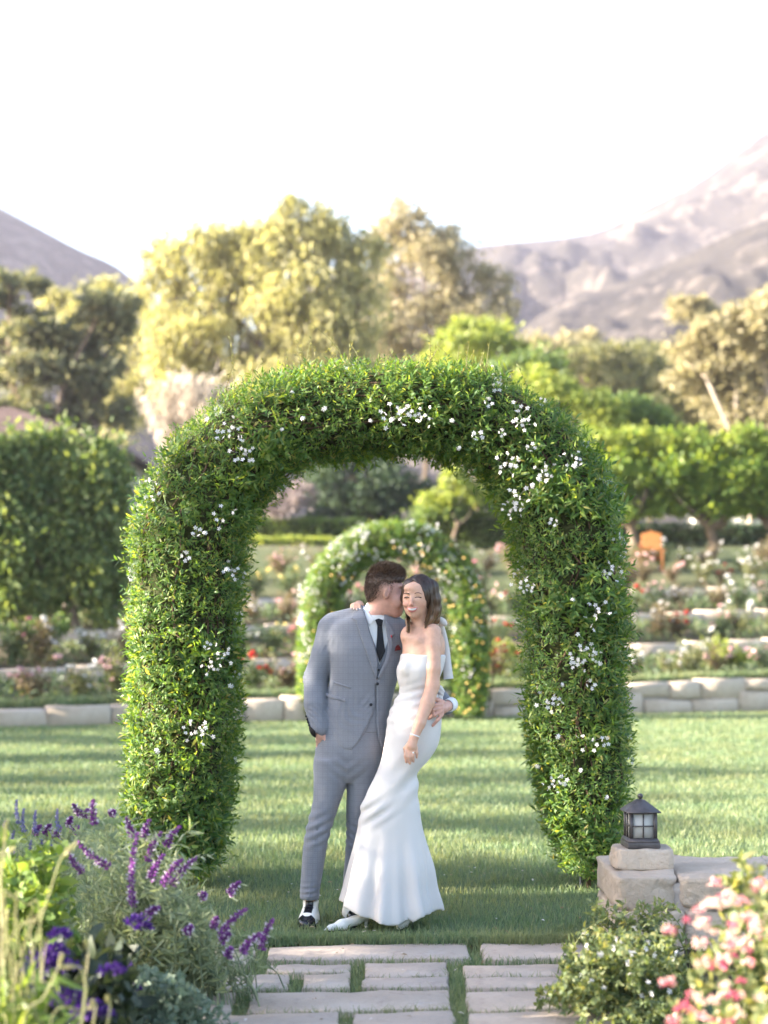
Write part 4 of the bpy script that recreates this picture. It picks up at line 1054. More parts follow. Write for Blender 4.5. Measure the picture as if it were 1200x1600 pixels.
def white_house():
    d = 96; x0, x1 = (1084-600)*d/F, (1118-600)*d/F; zt = H + (HOR-663)*d/F; zb = hill_z(x0, d) - .2; L0 = np.array([(x0+x1)/2 + 1.2, d + 2, zb])
    r = empty('house', L0); tag(r, 'small white-walled house glimpsed above the citrus trees at right', 'house')
    Mw = plain('white_stucco', (.78, .76, .74), .8, .2, .04, 2)
    mb = MB(); mb.box(np.array([(x0+x1)/2, d + 1, (zb+zt)/2]) - L0, (x1-x0, 2.4, zt-zb)); mb.build('wall', Mw, r)
    zt2 = H + (HOR-684)*d/F
    mb = MB(); mb.box(np.array([x1 + 2.3, d + 1.5, (zb+zt2)/2]) - L0, (4.4, 3, zt2-zb)); mb.build('wing', Mw, r)
    mb = MB(); mb.box(np.array([(x0+x1)/2, d + 1, zt + .06]) - L0, (x1-x0+.3, 2.7, .12)); mb.build('roof', M_pole, r)
white_house()

# ================================================================== foreground: low wall with lantern
def fore_wall():
    x0, yf, yb, zt = 1.075, 8.02, 8.72, .345
    r = empty('stone_wall', (x0 + 1.2, (yf+yb)/2, 0)); tag(r, 'low buff stone wall end carrying the lantern at right', 'wall'); L0 = np.array(r.location)
    mb = MB(); mb.box(np.array([x0 + 1.32, (yf+yb)/2, zt/2 - .03]) - L0, (2.56, yb-yf-.07, zt)); mb.build('mortar_core', M_mortar, r)
    def rock(x, y, z, w, d, h, n=6):
        """a rough quarry-faced block"""
        s = SDF().u(p_loft([(-h/2, 0, 0, w/2, d/2), (0, 0, 0, w/2, d/2), (h/2, 0, 0, w/2, d/2)], 14)); sd = rng.uniform(0, 50)
        s.disp(lambda X, Y, Z: (lambda Q_: .034*(fbm(Q_*6 + sd, 3) - .5) + .030*np.abs(fbm(Q_*[13, 13, 22] + sd, 4) - .5) - .004)(np.stack(np.broadcast_arrays(X, Y, Z), -1)))
        o = obj('stone', s.mesh('stone', max(.014, w*.036), pad=.02), M_stone, r, loc=np.array([x, y, z]) - L0); return o
    # capping course, then face stones below
    x = x0
    for w, h in ((.30, .150), (.52, .135), (.47, .150), (.60, .14), (.6, .14)):
        rock(x + w/2, (yf+yb)/2 + rng.normal()*.01, zt - h/2, w - .008, yb - yf + .02, h); x += w
    x = x0
    for w, z, h in ((.17, .09, .19), (.15, .09, .19), (.26, .10, .18), (.20, .09, .2), (.34, .10, .19), (.3, .1, .19), (.5, .1, .19), (.5, .1, .19)):
        rock(x + w/2, yf + .11 + rng.normal()*.01, z, w - .012, .22, h); x += w
    rock(x0 + .10, yb - .18, .09, .20, .34, .19); rock(x0 + .10, yf + .35, .09, .20, .26, .19)
    # plinth block
    pl = SDF().u(p_loft([(-.05, 0, 0, .143, .12), (0, 0, 0, .145, .122), (.05, 0, 0, .138, .115)], 7)); pl.disp(lambda X, Y, Z: .014*(fbm(np.stack(np.broadcast_arrays(X*12, Y*12, Z*12), -1), 4) - .5) + .016*np.abs(fbm(np.stack(np.broadcast_arrays(X*22+3, Y*22, Z*40), -1), 4) - .5))
    p = PX(1003, 1337, 8.35); o = obj('plinth_stone', pl.mesh('plinth_stone', .009, pad=.02), M_stone); o.location = (p[0], 8.35, zt + .055); tag(o, 'squared sandstone block on the wall end, under the lantern', 'stone block')
    return p[0], 8.35, zt + .105
lx, ly, lz = fore_wall()
def lantern(x, y, z):
    r = empty('lantern', (x - .008, y, z), (0, 0, R(5))); tag(r, 'dark bronze pyramid-roofed lantern with frosted panes on the stone plinth', 'lantern'); r.scale = (.94,)*3
    M = plain('dark_bronze', (.085, .075, .078), .42, .45, .25, 30, .15, metal=.35)
    t = NT('frosted_glass'); t.base(t.ramp(t.noise(6, 3), [(.3, (.60, .58, .56)), (.7, (.72, .70, .68))]), .35, .5)
    t.b.inputs['Transmission Weight'].default_value = .25; Mg = t.m
    mb = MB(); mb.box((0, 0, .015), (.170, .170, .030)); b = mb.build('base', M, r); bevel(b, .004)
    mb = MB(); mb.lathe((0, 0, .030), [(.118, 0), (.110, .012), (.104, .020)], 4, True); mb.build('collar', M, b)
    for sx in (-1, 1):
        for sy in (-1, 1): mb = MB(); mb.box((sx*.063, sy*.063, .112), (.017, .017, .128)); mb.build('corner_post', M, r)
    for a in range(4):
        c, s = math.cos(a*math.pi/2), math.sin(a*math.pi/2)
        def R3(px, py, pz): return (px*c - py*s, px*s + py*c, pz)
        mb = MB(); w = (.110, .006, .120) if a % 2 == 0 else (.006, .110, .120); mb.box(R3(0, -.060, .112), w); pane = mb.build('pane', Mg, r)
        mb = MB(); v = (.006, .008, .122) if a % 2 == 0 else (.008, .006, .122); mb.box(R3(0, -.067, .112), v); mb.build('muntin', M, pane)
        mb = MB(); v = (.120, .008, .006) if a % 2 == 0 else (.008, .120, .006); mb.box(R3(0, -.0675, .112), v); mb.build('muntin', M, pane)
    mb = MB(); mb.lathe((0, 0, .176), [(.096, 0), (.100, .004), (.124, .004), (.123, .010), (.030, .064), (.012, .068)], 4, True); ro = mb.build('roof', M, r)
    mb = MB(); mb.lathe((0, 0, .240), [(.006, 0), (.006, .006), (.012, .011), (.0155, .020), (.012, .029), (.003, .033)], 14); mb.build('finial', M, ro, True)
lantern(lx, ly, lz)

# ================================================================== foreground planting
LMF = {
 'sage': leafmat('sage_leaf', [(0, (.19, .235, .15)), (.5, (.28, .33, .21)), (1, (.40, .42, .27))], .35, .6, (1.4, 1.4, .8)),
 'lime': leafmat('leafy_lime', [(0, (.11, .18, .05)), (.5, (.18, .26, .065)), (1, (.29, .34, .10))], .4, .45),
 'helio': leafmat('heliotrope_leaf', [(0, (.020, .032, .020)), (1, (.050, .065, .036))], .2, .5),
 'grey': leafmat('catmint_leaf', [(0, (.17, .225, .165)), (.5, (.235, .295, .215)), (1, (.34, .38, .27))], .3, .6, (1.2, 1.3, 1)),
 'mound': leafmat('mound_leaf', [(0, (.10, .135, .065)), (.5, (.165, .21, .095)), (.9, (.26, .275, .12)), (1, (.36, .33, .14))], .35, .5),
 'straw': leafmat('straw_stem', [(0, (.36, .36, .15)), (.5, (.46, .44, .22)), (1, (.56, .48, .32))], .3, .6, (1, 1, .8)),
 'pinkleaf': leafmat('pink_shrub_leaf', [(0, (.10, .145, .06)), (.5, (.17, .20, .085)), (1, (.30, .28, .13))], .4, .5)}
PUR = leafmat('purple_velvet', [(0, (.20, .045, .27)), (.6, (.30, .08, .36)), (1, (.42, .16, .46))], .25, .7, (1, 1, 1))
HEL = leafmat('heliotrope_bloom', [(0, (.045, .015, .14)), (.7, (.085, .025, .23)), (1, (.17, .06, .34))], .2, .6, (1, 1, 1))
BLU = leafmat('blue_salvia', [(0, (.16, .14, .36)), (1, (.28, .26, .52))], .25, .6, (1, 1, 1))
LIL = leafmat('white_corolla', [(0, (.70, .58, .68)), (1, (.82, .74, .80))], .3, .6, (1, 1, 1))
PNK = leafmat('pink_petal', [(0, (.62, .08, .17)), (.3, (.70, .18, .25)), (.55, (.78, .42, .40)), (.8, (.82, .62, .52)), (1, (.85, .76, .68))], .35, .6, (1, 1, 1))

CRM = leafmat('crimson_petal', [(0, (.42, .05, .11)), (1, (.60, .17, .24))], .3, .6, (1, 1, 1))
PEA = leafmat('peach_petal', [(0, (.72, .42, .34)), (1, (.84, .70, .60))], .35, .6, (1, 1, 1))

def stems_leaves(stems, per, size, asp, mat, name, parent, rad=.0025, stemmat=None, lo=.1):
    mb = MB(); P_, A_ = [], []
    for K in stems:
        mb.tube(K, np.linspace(rad, rad*.5, len(K)), 4, False); T = np.gradient(K, axis=0); uu = np.linspace(0, 1, len(K))
        for i in range(per):
            u = rng.uniform(lo, 1); P_.append([np.interp(u, uu, K[:, j]) for j in range(3)]); t_ = unit(np.array([np.interp(u, uu, T[:, j]) for j in range(3)])); A_.append(unit(t_*.55 + unit(np.cross(t_, rng.normal(size=3)))*.9 - [0, 0, .1]))
    mb.build('stem', stemmat or mat, parent, True); P_ = np.array(P_); L = size*rng.uniform(.6, 1.3, len(P_))
    o = obj(name, leaves(name, P_, np.array(A_), L, L/asp, .2, .22, True), mat, parent); o['kind'] = 'stuff'; return o
def arc(base, tip, sag=.12, n=8):
    base, tip = np.array(base, float), np.array(tip, float); u = np.linspace(0, 1, n)[:, None]; hor = (tip - base)*[1, 1, 0]
    return base + hor*(u**1.7) + np.array([0, 0, tip[2] - base[2]])*(1 - (1 - u)**(1.25)) + [0, 0, 1]*np.sin(u*np.pi)*sag*.3

def spike_obj(parent, a, b, white=.35, mats=(PUR, LIL), fat=1.0):
    a, b = np.array(a), np.array(b); L = np.linalg.norm(b - a); n = int(110 + L*700)
    z = rng.uniform(0, 1, n)**.9; th = rng.uniform(0, 6.28, n); d_ = unit(b - a); p1 = unit(np.cross(d_, [.2, 1, .1])); p2 = np.cross(d_, p1); e = np.cos(th)[:, None]*p1 + np.sin(th)[:, None]*p2
    r = .0115*fat*(1.05 - .70*z)*(.75 + .35*np.sin(z*L*330)); bow = np.sin(z*np.pi)[:, None]*p1*L*.06
    P_ = a + (b-a)*z[:, None] + bow + e*r[:, None]*.15
    o = obj('flower_spike', leaves('flower_spike', P_, e + d_*.5, r*1.2 + .003, .0065*fat, .3, .1), mats[0], parent); o['kind'] = 'stuff'
    if white:
        m = int(n*white*.35); zz = rng.uniform(.0, .85, m); th = rng.uniform(0, 6.28, m); e = np.cos(th)[:, None]*p1 + np.sin(th)[:, None]*p2; r = .016*fat*(1.05 - .7*zz)
        obj('corolla', leaves('corolla', a + (b-a)*zz[:, None] + np.sin(zz*np.pi)[:, None]*p1*L*.06 + e*r[:, None]*.5, e + d_*.3, .011*fat, .007*fat, .3, .1), mats[1], o)['kind'] = 'stuff'
    return o
def Z3(u, v): return (u*.375, 1200 + v*.375)

# Mexican-sage-like bushes with purple spikes (left bed)
def sage(label, base, spikes, fill, n_fill, group='purple sage bushes'):
    """spikes: (tip uv, lower end uv, depth)"""
    r = empty('sage_bush', (*base, 0)); tag(r, label, 'sage bush', group); L0 = np.array([*base, 0.0]); stems = []
    for (t_, b_, d) in spikes:
        d -= .30; T_ = PX(*Z3(*t_), d) - L0; B_ = PX(*Z3(*b_), d + .02) - L0; spike_obj(r, B_, T_, fat=1.4)
        root_ = np.array([rng.normal()*.10, rng.normal()*.10, 0]); stems.append(np.concatenate([arc(root_, B_, .15, 7)[:-1], [B_, T_]]))
    for i in range(n_fill):
        px, py, d = fill(); tip = PX(px, py, d) - L0; stems.append(arc([rng.normal()*.12, rng.normal()*.10, 0], tip, .15))
    k_ = len(spikes); stems_leaves(stems[k_:], 46, .058, 7.5, LMF['sage'], 'foliage', r, .0032, lo=.15)
    stems_leaves(stems[:k_], 16, .050, 7.5, LMF['sage'], 'spike_leaves', r, .0026, lo=.15)
    return r
sage('tall sage bush with upright purple and white spikes beside the left arch leg', ((215-600)*7.1/F, 7.1), [((390, 130), (395, 240), 7.3), ((530, 205), (560, 290), 7.0), ((575, 270), (555, 590), 6.9), ((672, 268), (610, 390), 7.1), ((625, 215), (600, 300), 7.2), ((750, 245), (690, 330), 7.2), ((682, 362), (625, 470), 7.0), ((760, 380), (675, 490), 6.95), ((820, 375), (710, 495), 6.95), ((325, 310), (460, 415), 7.0), ((285, 355), (350, 440), 6.9), ((305, 150), (340, 195), 7.5), ((365, 175), (350, 205), 7.5)], lambda: (rng.uniform(110, 330), rng.uniform(1290, 1470), rng.uniform(6.7, 7.4)), 90)
sage('lower sage bush with leaning purple spikes at the left edge of the path', ((320-600)*7.0/F, 7.0), [((1000, 475), (950, 530), 7.1), ((1030, 585), (915, 700), 6.8), ((1085, 690), (1005, 770), 6.7), ((1140, 630), (1085, 760), 6.8), ((855, 520), (840, 545), 7.0), ((800, 660), (775, 690), 6.8), ((905, 620), (890, 670), 6.9), ((960, 690), (920, 730), 6.8), ((965, 750), (945, 790), 6.7), ((660, 580), (610, 615), 6.7)], lambda: (rng.uniform(165, 305), rng.uniform(1375, 1520), rng.uniform(6.6, 7.3)), 85)
sage('distant purple sage spray near the left picture edge', ((60-600)*7.6/F, 7.6), [((300, 205), (285, 245), 7.7), ((170, 240), (140, 275), 7.6), ((210, 235), (190, 280), 7.6), ((325, 245), (300, 275), 7.7), ((480, 180), (460, 195), 7.7), ((250, 250), (230, 300), 7.6)], lambda: (rng.uniform(-20, 150), rng.uniform(1290, 1400), rng.uniform(7.3, 7.9)), 50)
# blue salvia spikes
def blue():
    base = ((30-600)*7.2/F, 7.2, 0); r = empty('blue_salvia', base); tag(r, 'airy blue salvia with dark stems at the far left', 'salvia'); L0 = np.array(base); st = []
    for u, v in [(70, 165), (20, 250), (100, 200), (150, 205), (60, 290), (10, 300), (240, 200), (175, 330), (130, 330), (215, 350)]:
        T_ = PX(*Z3(u, v - 30), 7.2) - L0; B_ = PX(*Z3(u + rng.normal()*8, v + 70), 7.2) - L0; spike_obj(r, B_, T_, .2, (BLU, LIL), .8); st.append(arc([rng.normal()*.08, rng.normal()*.08, 0], B_, .1))
    stems_leaves(st, 20, .05, 3, LMF['lime'], 'foliage', r)
blue()
def shrub(name, label, cat, base_px, d, region, n, leaf, size, asp, per=40, group=None, rad=.003, hgt=None, dd=.35):
    base = np.array([(base_px-600)*d/F, d, 0.0]); r = empty(name, base); tag(r, label, cat, group); st = []
    for i in range(n):
        px, py = region(); dq = d + rng.normal()*dd*.5; tip = PX(px, py, dq) - base; tip[2] = max(tip[2], .06); st.append(arc([rng.normal()*.12 + tip[0]*.35, rng.normal()*.10, 0], tip, .08))
    stems_leaves(st, per, size, asp, LMF[leaf], 'foliage', r, rad); return r, base
shrub('leafy_shrub', 'fresh yellow-green leafy shrub at the left edge', 'shrub', 40, 6.4, lambda: (rng.uniform(-30, 105), rng.uniform(1310, 1470)), 70, 'lime', .058, 1.9, 30)
hr, hb_ = shrub('heliotrope', 'dark-leaved heliotrope with deep violet flower heads at lower left', 'heliotrope', 100, 5.9, lambda: (rng.uniform(20, 215), rng.uniform(1465, 1640)), 70, 'helio', .075, 2.0, 26)
for u, v, s in [(180, 810, 1.5), (230, 770, 1.1), (150, 850, 1.2), (250, 705, 1.0), (570, 650, 1.25), (600, 670, .8), (290, 840, 1.1), (465, 855, 1.2), (525, 845, 1.0), (280, 965, 1.4), (370, 1020, 1.5), (330, 1045, 1.2), (545, 925, 1.0), (150, 905, 1.0), (420, 1040, 1.2), (200, 830, 1.2), (240, 985, 1.0)]:
    c = PX(*Z3(u, v), 5.45 if u < 500 else 6.1) - hb_; n = 110; e = rand_dirs(n); e[:, 2] = np.abs(e[:, 2])
    o = obj('flower_head', leaves('flower_head', e*rng.uniform(.4, 1, n)[:, None]*[.036*s, .036*s, .026*s], e, .013, .013, .3, .1), HEL, hr); o.location = c; o['kind'] = 'stuff'
shrub('catmint', 'silvery green catmint mound spilling onto the path at left', 'catmint', 265, 6.35, lambda: (rng.uniform(165, 290), rng.uniform(1510, 1650)), 110, 'grey', .030, 2.0, 46)
# straw-coloured grass stems in the near left corner
def straw():
    base = np.array([(20-600)*4.9/F, 4.9, 0.0]); r = empty('feather_grass', base); tag(r, 'tall straw-coloured grass stems in the lower left corner', 'ornamental grass')
    KS = [[(100, 1070), (180, 960), (240, 840), (255, 790)], [(100, 1060), (150, 720), (220, 480), (260, 370), (310, 325)], [(5, 560), (15, 380), (25, 230)], [(0, 450), (20, 370), (50, 340)], [(0, 1050), (5, 700), (20, 520)], [(60, 1060), (60, 760), (70, 530)], [(95, 1060), (100, 880), (75, 700), (95, 650), (140, 640)], [(25, 1060), (20, 820), (30, 600)], [(170, 640), (110, 570), (30, 520)], [(180, 1060), (230, 930), (180, 890), (60, 900)], [(350, 1000), (355, 900), (330, 830), (270, 830)], [(30, 1060), (60, 950), (30, 880), (0, 870)], [(210, 1060), (340, 1010), (370, 1000)], [(390, 1060), (395, 980)], [(450, 1060), (452, 965)], [(362, 830), (370, 780), (362, 735)]]
    heads = []
    mb = MB()
    for K in KS:
        d = 4.7 + rng.random()*.5; P_ = np.array([PX(*Z3(*q), d) for q in K]) - base; b0 = P_[0].copy(); b0[2] = 0; b0[0] = lerp(b0[0], 0, .3); P_ = np.concatenate([[b0], P_]); C = catmull(np.column_stack([np.arange(len(P_)), P_]), 20)[:, 1:]
        mb.tube(C, np.linspace(.0032, .0022, 20), 5); heads.append(C[-5:])
    for i in range(12):
        tip = PX(rng.uniform(-40, 90), rng.uniform(1380, 1560), 4.9 + rng.normal()*.2) - base; mb.tube(arc([rng.normal()*.1, rng.normal()*.1, 0], tip, .1, 9), np.linspace(.0032, .0012, 9), 4)
    mb.build('stem', LMF['straw'], r, True)
    for h_ in heads:
        n = 46; u = rng.uniform(0, 4, n); c = np.stack([np.interp(u, np.arange(5), h_[:, j]) for j in range(3)], 1); obj('seed_head', leaves('seed_head', c, rand_dirs(n)*.5 + unit(h_[-1]-h_[0]), .016, .006), LMF['straw'], r)['kind'] = 'stuff'
    st = [arc([rng.normal()*.15, rng.normal()*.1, 0], PX(rng.uniform(-50, 120), rng.uniform(1480, 1640), 4.9) - base, .1) for _ in range(26)]
    stems_leaves(st, 14, .10, 6, LMF['lime'], 'foliage', r)
straw()
# right: low mound and the pink shrub
mr, mb0 = shrub('ground_shrub', 'low green mounded shrub between the path and the stone wall', 'shrub', 975, 6.9, lambda: (rng.uniform(880, 1075), rng.uniform(1455, 1650)), 230, 'mound', .026, 1.9, 58, dd=.8)
for i in range(26):
    o = obj('flower_cluster', FL[3], None, mr); o.location = PX(rng.uniform(900, 1060), rng.uniform(1440, 1560), 6.6) - mb0; o.rotation_euler = (rng.uniform(0, 1.5), 0, rng.uniform(0, 6)); o.scale = (.8,)*3
shrub('trailing_vine', 'wispy trailing greenery in front of the stone wall end', 'vine', 985, 7.6, lambda: (rng.uniform(915, 1060), rng.uniform(1405, 1500)), 70, 'mound', .032, 2.4, 30, dd=.2)
pr, pb = shrub('pink_shrub', 'pink-flowered shrub blurred in the lower right corner', 'shrub', 1150, 4.9, lambda: (lambda t: (1200 - t*rng.uniform(20, 170), 1600 - rng.uniform(-60, 1)*40 - (1 - t)*0 - rng.uniform(0, 230)*(1.15 - t)))(rng.random()), 230, 'pinkleaf', .042, 2.0, 40, dd=.6)
for i in range(85):
    t_ = rng.random(); px = 1215 - t_*175; top = 1345 + max(0, (1130 - px))*1.25 + 5*rng.normal(); py = rng.uniform(top, 1610)
    if px < 1080 and rng.random() < .4: continue
    n = 26; e = rand_dirs(n); e[:, 2] = np.abs(e[:, 2]); s = rng.uniform(.36, .75)
    o = obj('flower_head', leaves('flower_head', e*rng.uniform(.3, 1, n)[:, None]*.026*s, e + rng.normal(size=(n, 3))*.3, .022*s, .018*s, .25, .15), (PNK, CRM, PEA, PEA, PNK)[int(rng.integers(0, 5))] if px > 1085 else (CRM, PNK)[int(rng.integers(0, 2))], pr); o['kind'] = 'stuff'; o.location = PX(px, py, 4.75 + rng.normal()*.2) - pb
shrub('pink_shrub', 'upright leafy shoots behind the pink flowers at the right edge', 'shrub', 1190, 5.6, lambda: (rng.uniform(1120, 1240), rng.uniform(1325, 1480)), 30, 'pinkleaf', .055, 2.0, 26, dd=.4)

# ================================================================== the couple
D0 = 8.79
def G(px, py, dy=0.0): return PX(px, py, D0 + dy)
def GR(px, py, dy, rpx): return (*G(px, py, dy), rpx * D0 / F)
def rows(R_, dyoff=0.0):
    """rows: (py, left px, right px, dy of the centre, half depth in m)"""
    K = []
    for py, l, r, dy, ry in R_:
        c = G((l + r) / 2, py, dy + dyoff); K.append((c[2], c[0], c[1], (r - l) / 2 * (D0 + dy) / F, ry))
    return K
def Z1(u, v): return (450 + u / 4.4444, 860 + v / 4.4444)          # close-up coordinates of the couple's upper half
def Z2(u, v): return (440 + u / 4.286, 1150 + v / 4.286)           # and of the lower half
def prism(pts, dy=0.0, zf=Z1):
    Q = [G(*zf(*p), dy) for p in pts]
    return poly2([(q[0], q[2]) for q in Q])
def front(f, ymax):           # keep a flat cut only on the near side
    return lambda x, y, z: np.maximum(f(x, y, z), y - ymax)
def box_of(pts, ylo, yhi, zf=Z1, dy=0.0):
    Q = np.array([G(*zf(*p), dy) for p in pts])
    return np.array([Q[:,0].min(), ylo, Q[:,2].min()]), np.array([Q[:,0].max(), yhi, Q[:,2].max()])
def patch(name, sdf, pts, off, mat, parent, h=.0035, ylo=8.3, yhi=8.95, zf=Z1, dy=0.0, ymax=8.95, shell=.005):
    """a raised piece that follows the surface of sdf inside a traced outline"""
    lo, hi = box_of(pts, ylo, yhi, zf, dy)
    f = prism(pts, dy, zf)
    me = sdf.mesh(name, h, lo=lo - .006, hi=hi + .006, off=off, shell=shell, extra=lambda x, y, z: np.maximum(f(x, y, z), y - ymax))
    return obj(name, me, mat, parent)

def skinmat(name, c, blush, var=.08, stub=None, tint=None):
    t = NT(name)
    n = t.noise(55, 4)
    col = t.ramp(n, [(.3, tuple(k * (1 - var) for k in c)), (.7, tuple(k * (1 + var) for k in c))])
    n2 = t.noise(14, 2)
    col = t.mix(t.math('MULTIPLY', n2, .35), col, blush)
    if stub is not None:      # stubble and close-cropped hair grow in a region of their own
        g = t.n('ShaderNodeAttribute', attribute_name='stubble')
        col = t.mix(t.math('MULTIPLY', g.outputs['Fac'], t.math('ADD', t.noise(420, 2), .15)), col, stub)
    if tint is not None:      # colour in the cheeks
        g = t.n('ShaderNodeAttribute', attribute_name='blush'); col = t.mix(t.math('MULTIPLY', g.outputs['Fac'], .55), col, tint)
    t.base(col, .48, .35)
    t.b.inputs['Subsurface Weight'].default_value = .12
    t.b.inputs['Subsurface Radius'].default_value = (.012, .004, .002)
    return t.m
def clothmat(name, c, line=None, rough=.85, s=330, var=.10, bump=.25, fold=0, wv=.0):
    t = NT(name)
    co = t.coord()
    sep = t.n('ShaderNodeSeparateXYZ'); t.l(co, sep.inputs[0])
    wx = t.math('SINE', t.math('MULTIPLY', sep.outputs[0], s)); wz = t.math('SINE', t.math('MULTIPLY', sep.outputs[2], s))
    weave = t.math('ADD', wx, wz)
    big = t.noise(9, 3); fine = t.noise(260, 2)
    col = t.ramp(t.math('ADD', t.math('MULTIPLY', big, .5), t.math('MULTIPLY', fine, .5)),
                 [(.35, tuple(k * (1 - var) for k in c)), (.65, tuple(k * (1 + var) for k in c))])
    if line:
        def lines(axis, per, w):
            f = t.math('FRACT', t.math('MULTIPLY', sep.outputs[axis], 1 / per)); return t.math('LESS_THAN', f, w)
        both = t.math('MAXIMUM', lines(0, .026, .12), lines(2, .031, .11))
        both2 = t.math('MAXIMUM', lines(0, .0085, .35), lines(2, .010, .35))
        col = t.mix(t.math('MULTIPLY', both, .17), col, line)
        col = t.mix(t.math('MULTIPLY', both2, .16), col, line)
    t.base(col, rough, .15)
    t.b.inputs['Sheen Weight'].default_value = .25
    hh = t.math('ADD', t.math('MULTIPLY', weave, wv), t.math('MULTIPLY', t.noise(28, 4), 1.2 + fold))
    t.bump(hh, bump, .006)
    return t.m

M_gskin = skinmat('skin_ruddy', (.62, .37, .30), (.62, .27, .22), stub=(.17, .095, .06))
M_bskin = skinmat('skin_tan', (.60, .37, .27), (.60, .30, .22), tint=(.62, .24, .18), stub=None)
M_suit = clothmat('grey_check_wool', (.195, .205, .238), line=(.085, .092, .122))
M_dark = plain('black_lining', (.012, .012, .016), .6)
M_shirt = clothmat('white_cotton', (.78, .78, .80), rough=.7, var=.02, bump=.15)
M_tie = clothmat('black_silk', (.008, .009, .014), rough=.45, var=.1, s=700)
M_white = clothmat('white_crepe', (.63, .598, .585), rough=.62, var=.012, s=900, bump=.12, fold=.3)
M_burg = plain('burgundy_silk', (.10, .008, .012), .5, var=.4, scale=200)
M_button = plain('dark_horn', (.012, .013, .02), .35)
M_ghair = plain('brown_hair', (.075, .042, .027), .5, .4, var=.45, scale=120)
M_tuft = leafmat('brown_hair_tuft', [(0, (.055, .032, .021)), (.6, (.115, .068, .045)), (1, (.22, .145, .10))], .0, .45)
M_lip = plain('rose_lip', (.52, .19, .17), .4)
M_teeth = plain('teeth', (.62, .59, .56), .45)
M_brow = plain('dark_brow', (.035, .020, .014), .7)
M_leather_b = plain('black_patent_leather', (.010, .010, .016), .18, .6)
M_leather_w = plain('white_leather', (.78, .76, .72), .4, var=.05, scale=60)
M_red = plain('red_enamel', (.45, .01, .03), .4)
M_pearl = plain('pearl_white', (.85, .82, .80), .25, .5)
M_gold = plain('ring_gold', (.85, .60, .35), .2, metal=1.0)
M_nail = plain('pale_nail_varnish', (.85, .70, .66), .2, .5)
t = NT('brunette_hair')
sep = t.n('ShaderNodeSeparateXYZ'); t.l(t.coord(), sep.inputs[0])
w = t.n('ShaderNodeTexNoise'); w.inputs['Scale'].default_value = 1.0; w.inputs['Detail'].default_value = 3
mp = t.n('ShaderNodeMapping'); mp.inputs['Scale'].default_value = (170, 170, 14); t.l(t.coord(), mp.inputs[0]); t.l(mp.outputs[0], w.inputs['Vector'])
tip = t.math('MULTIPLY', t.math('SUBTRACT', 1.69, sep.outputs[2]), 8.0)      # balayage: lighter towards the ends
fac = t.math('ADD', t.math('MULTIPLY', t.n('ShaderNodeClamp').outputs[0], 0), t.math('MULTIPLY', w.outputs[0], .55))
cl = t.n('ShaderNodeClamp'); t.l(t.math('MULTIPLY', tip, .45), cl.inputs[0])
fac = t.math('ADD', fac, cl.outputs[0])
t.base(t.ramp(fac, [(.2, (.024, .012, .008)), (.55, (.060, .030, .017)), (1.0, (.24, .13, .065))]), .38, .5)
t.bump(w.outputs[0], .5, .004)
M_bhair = t.m

def disc_btn(name, p, r, mat, parent, nrm=(0, -1, 0)):
    mb = MB(); mb.lathe((0, 0, 0), [(r*.7, -.002), (r, 0), (r, .002), (r*.8, .0035), (r*.3, .0028)], 12)
    o = mb.build(name, mat, parent, smooth=True); o.location = p
    o.rotation_euler = Vector(nrm).to_track_quat('Z', 'Y').to_euler(); return o

def surf_y(sdf, x, z, y0=8.3, y1=9.1):
    """depth of the near surface of sdf at (x, z)"""
    ys = np.arange(y0, y1, .002)
    D = sdf.grid(np.array([x - 1e-4, x, x + 1e-4]), ys, np.array([z - 1e-4, z, z + 1e-4]))[1, :, 1]
    i = np.argmax(D < 0); return ys[i]

def hand(s, wrist, palm, fingers, thumb, rw=.024, rp=.030, k=.012):
    """palm as flattened cones, each finger its own bent chain"""
    s.chain([(*wrist, rw), (*palm, rp)], k)
    for ch in fingers:
        for a, b in zip(ch[:-1], ch[1:]): s.u(p_cone(a[:3], b[:3], a[3], b[3]), .004)
    if thumb:
        for a, b in zip(thumb[:-1], thumb[1:]): s.u(p_cone(a[:3], b[:3], a[3], b[3]), .006)

# ------------------------------------------------------------------ groom
groom = empty('person', (G(512, 1443)[0], 8.9, 0))
tag(groom, 'man in grey check three-piece suit, hand in pocket, leaning his face to the bride', 'person', 'couple under the arch')
GO = groom.location.copy()
def own(o, root):            # keep world coordinates while parenting
    o.parent = root; o.matrix_parent_inverse = Matrix.Translation(-root.location); return o
def give(root, since):
    for o in list(COL.objects)[since:]:
        if o is not root and o.parent is None: own(o, root)
n0 = len(COL.objects)

gb = SDF()
# skull, jaw, neck (profile, turned to the right)
gb.u(p_ell(G(600, 917, .02), (.091, .076, .100), (0, R(12), 0)))
gb.u(p_ell(G(612, 937, .02), (.062, .058, .076), (0, R(14), 0)), .03)
gb.u(p_ell(G(617, 954, .02), (.042, .040, .036), (0, R(20), 0)), .025)
gb.u(p_cone(G(627, 926, .02), G(635, 939, .01), .012, .015), .012)               # nose
gb.u(p_ell(G(627, 951, .02), (.010, .022, .012)), .012)                            # mouth
gb.u(p_ell(G(626, 916, .02), (.02, .05, .012)), .015)                              # brow
gb.u(p_ell(G(622, 940, -.025), (.030, .022, .030)), .02)                           # cheek
gb.u(p_ell(G(604, 927, -.058), (.017, .014, .031), (R(-12), R(8), R(-18))), .006)   # ear
gb.cut(p_ell(G(605, 926, -.074), (.009, .007, .018), (0, R(8), 0)), .006)
gb.u(p_cone(G(598, 940, .03), G(580, 972, .06), .061, .066), .03)
